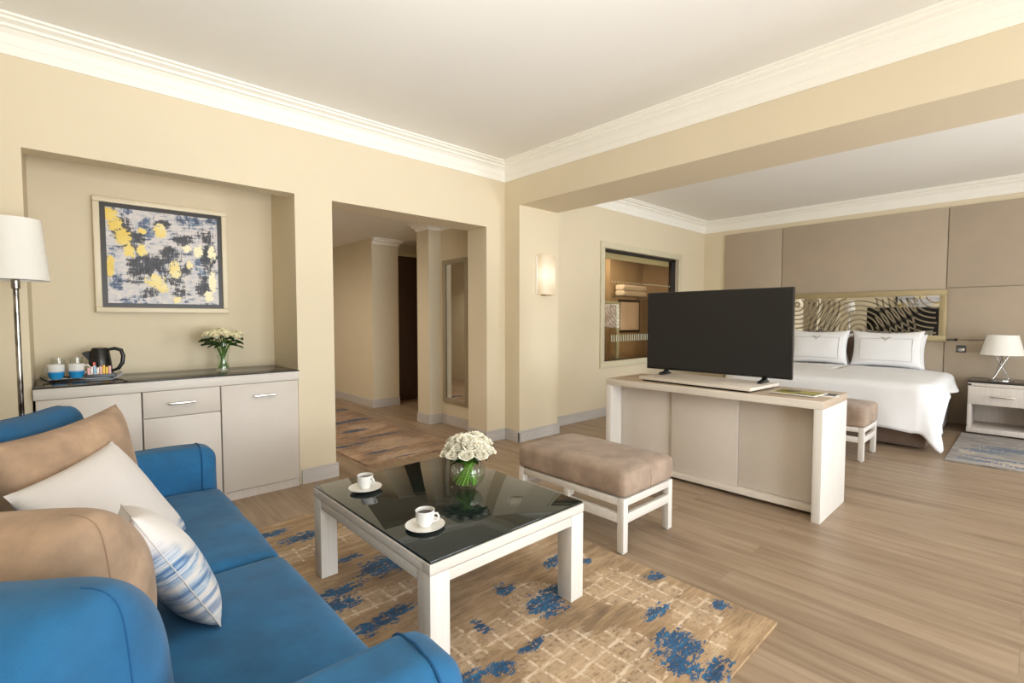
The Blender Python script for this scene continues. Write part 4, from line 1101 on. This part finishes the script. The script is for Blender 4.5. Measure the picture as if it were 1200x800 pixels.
# ------------------------------------------------------------------ nightstand and lamp
ns = thing('nightstand', 'pale wood nightstand with a dark top and one drawer', 'nightstand', (7.36, -.06, 0))
Wn, Dn = .55, .53
B().box(0, Dn, 0, .03, .03, .56, .002).box(0, Dn, Wn-.03, Wn, .03, .56, .002).box(0, Dn, 0, Wn, .535, .57, .002).box(Dn-.015, Dn, .03, Wn-.03, .03, .55, 0).box(.01, Dn, .03, Wn-.03, .33, .345, 0).build('carcass', M['grey_wood'], ns)
B().box(-.003, Dn-.02, -.002, Wn+.002, .02, .075, .002).build('shelf', M['grey_wood'], ns)
B().box(-.004, Dn, -.004, Wn+.004, .570, .588, .002).build('top', M['dark_counter'], ns)
d_ = B().box(-.004, .016, .006, Wn-.006, .335, .532, .002).build('drawer', M['grey_wood'], ns)
B().box(-.03, -.018, .185, .365, .422, .440, .003).box(-.022, -.004, .20, .21, .427, .435, 0).box(-.022, -.004, .34, .35, .427, .435, 0).build('handle', M['handle'], d_)
tl = thing('table_lamp', 'chrome table lamp with crossed rods and a white shade on the nightstand', 'lamp', (7.64, .245, .588))
B().lathe([(0, 0), (.105, 0), (.105, .010), (.098, .016), (0, .018)], 36).build('base', M['chrome'], tl)
for k in range(4):
    a_ = k*PI/2+PI/4; b_ = a_+PI*.82
    B().tube([(.085*math.cos(a_), .085*math.sin(a_), .016), (.06*math.cos(b_), .06*math.sin(b_), .29)], .005, 10).build('rod', M['chrome'], tl)
B().lathe([(0, .288), (.062, .288), (.062, .296), (0, .296)], 24).build('collar', M['chrome'], tl)
B().lathe([(.176, .285), (.178, .285), (.128, .505), (.126, .505), (.176, .285)], 48).build('lamp_shade', M['shade'], tl)

# painting over the sofa (seen only in the headboard mirror)
ra = thing('framed_painting', 'wide abstract painting on the wall above the sofa', 'painting', (XR, 1.85, 1.75))
B().box(.0, .04, -.7, .7, -.42, .42, .006).build('frame', M['frame_black'], ra)
rc_ = B().grid(lambda u, v: (.042, -.66+1.32*u, -.38+.76*v), 30, 20).build('canvas', M['art'], ra)
for nm in ('yellow', 'dark', 'pale'): fattr(rc_, nm, lambda co: max(0, .6*math.sin(co.y*9+len(nm))*math.sin(co.z*11)))

# curtains at the windows
def curtain(x0, x1, label):
    b = B(); L = x1-x0
    b.grid(lambda u, v: (x0+L*u, YW+.10+.035*math.sin(u*L*42)+.01*math.sin(u*L*17+v), .02+2.6*v), int(L*120), 6)
    o = b.build('window_curtain', M['curtain'], None, angle=80); tag(o, label, 'curtain', 'curtains on the window wall'); return o
curtain(-.45, .2, 'pale curtain behind the sofa end of the window wall')
curtain(3.0, 3.38, 'pale curtain beside the beam on the sitting room side')
curtain(4.05, 4.4, 'pale curtain beside the beam on the bedroom side')
curtain(6.2, 7.0, 'pale curtain at the nightstand end of the window wall')

# ------------------------------------------------------------------ lights
def area(name, loc, target, sx, sy, power, color=(1, 1, 1), spread=PI):
    l = bpy.data.lights.new(name, 'AREA'); l.shape = 'RECTANGLE'; l.size = sx; l.size_y = sy; l.energy = power; l.color = color; l.spread = spread
    o = bpy.data.objects.new(name, l); COL.objects.link(o); o.location = loc
    o.rotation_euler = (Vector(target)-Vector(loc)).to_track_quat('-Z', 'Y').to_euler(); return o
def point(name, loc, power, color, size=.05):
    l = bpy.data.lights.new(name, 'POINT'); l.energy = power; l.color = color; l.shadow_soft_size = size
    o = bpy.data.objects.new(name, l); COL.objects.link(o); o.location = loc; return o
def spot(name, loc, target, power, color, ang, blend=.6, size=.012):
    l = bpy.data.lights.new(name, 'SPOT'); l.energy = power; l.color = color; l.spot_size = ang; l.spot_blend = blend; l.shadow_soft_size = size
    o = bpy.data.objects.new(name, l); COL.objects.link(o); o.location = loc
    o.rotation_euler = (Vector(target)-Vector(loc)).to_track_quat('-Z', 'Y').to_euler(); return o
DAY = (.93, .972, 1.0); WARM = (1.0, .82, .60)
area('daylight_sitting', (1.55, YW-.05, 1.2), (1.55, 3, 1.2), 2.8, 2.0, 165, DAY)
area('daylight_bedroom', (5.3, YW-.05, 1.2), (5.3, 3, 1.2), 1.9, 2.0, 98, DAY)
area('ceiling_bounce', (.7, -2.4, .7), (.9, 2.1, 2.87), 1.6, .6, 11, (.98, .99, 1.0), math.radians(95))  # added fill lamp out of view, lifts the sitting room ceiling
area('ceiling_wash', (.3, -.5, .8), (.9, 1.3, 2.87), .8, .6, 19, (.98, .99, 1.0), math.radians(85))  # second added fill, aimed up to brighten the ceiling
area('bedroom_bounce', (5.2, -2.4, .7), (5.4, 2.4, 2.87), 1.2, .6, 12, (.98, .99, 1.0), math.radians(95))  # unseen fill lamp added to brighten the bedroom ceiling
for k, yy in enumerate((4.9, 6.2, 7.6)): spot('hall_downlight', (1.2, yy, 2.40), (1.9, yy, 0), 40, (1.0, .88, .74), math.radians(150), .8)
spot('bathroom_downlight', (5.9, 4.4, 2.48), (6.3, 4.5, .6), 52, (1.0, .90, .76), math.radians(150), .8)
spot('recess_downlight', (.62, 4.16, 2.58), (.62, 4.24, 0), 10, WARM, math.radians(110), .9)

# world: soft daylight outside the windows
wd = bpy.data.worlds.new('daylight_world'); scn.world = wd; wd.use_nodes = True
nt = wd.node_tree; bg = nt.nodes['Background']
sky = nt.nodes.new('ShaderNodeTexSky'); sky.sky_type = 'NISHITA'; sky.sun_disc = False; sky.sun_elevation = math.radians(45); sky.sun_rotation = math.radians(30)
nt.links.new(sky.outputs[0], bg.inputs[0]); bg.inputs[1].default_value = .25

# ------------------------------------------------------------------ camera
cam = bpy.data.cameras.new('camera'); cam.sensor_width = 36; cam.lens = 36*568.79/1200; cam.clip_start = .05
co = bpy.data.objects.new('camera', cam); COL.objects.link(co); co.location = (0, 0, 1.27)
co.rotation_euler = (math.radians(90-2.638), 0, math.radians(47.177-90)); scn.camera = co

scn.view_settings.view_transform = 'Standard'; scn.view_settings.look = 'None'; scn.view_settings.exposure = .06
scn.cycles.use_denoising = True; scn.cycles.max_bounces = 8; scn.cycles.diffuse_bounces = 5; scn.cycles.glossy_bounces = 4
scn.cycles.transparent_max_bounces = 16; scn.cycles.caustics_reflective = False; scn.cycles.caustics_refractive = False
scn.cycles.sample_clamp_indirect = 6
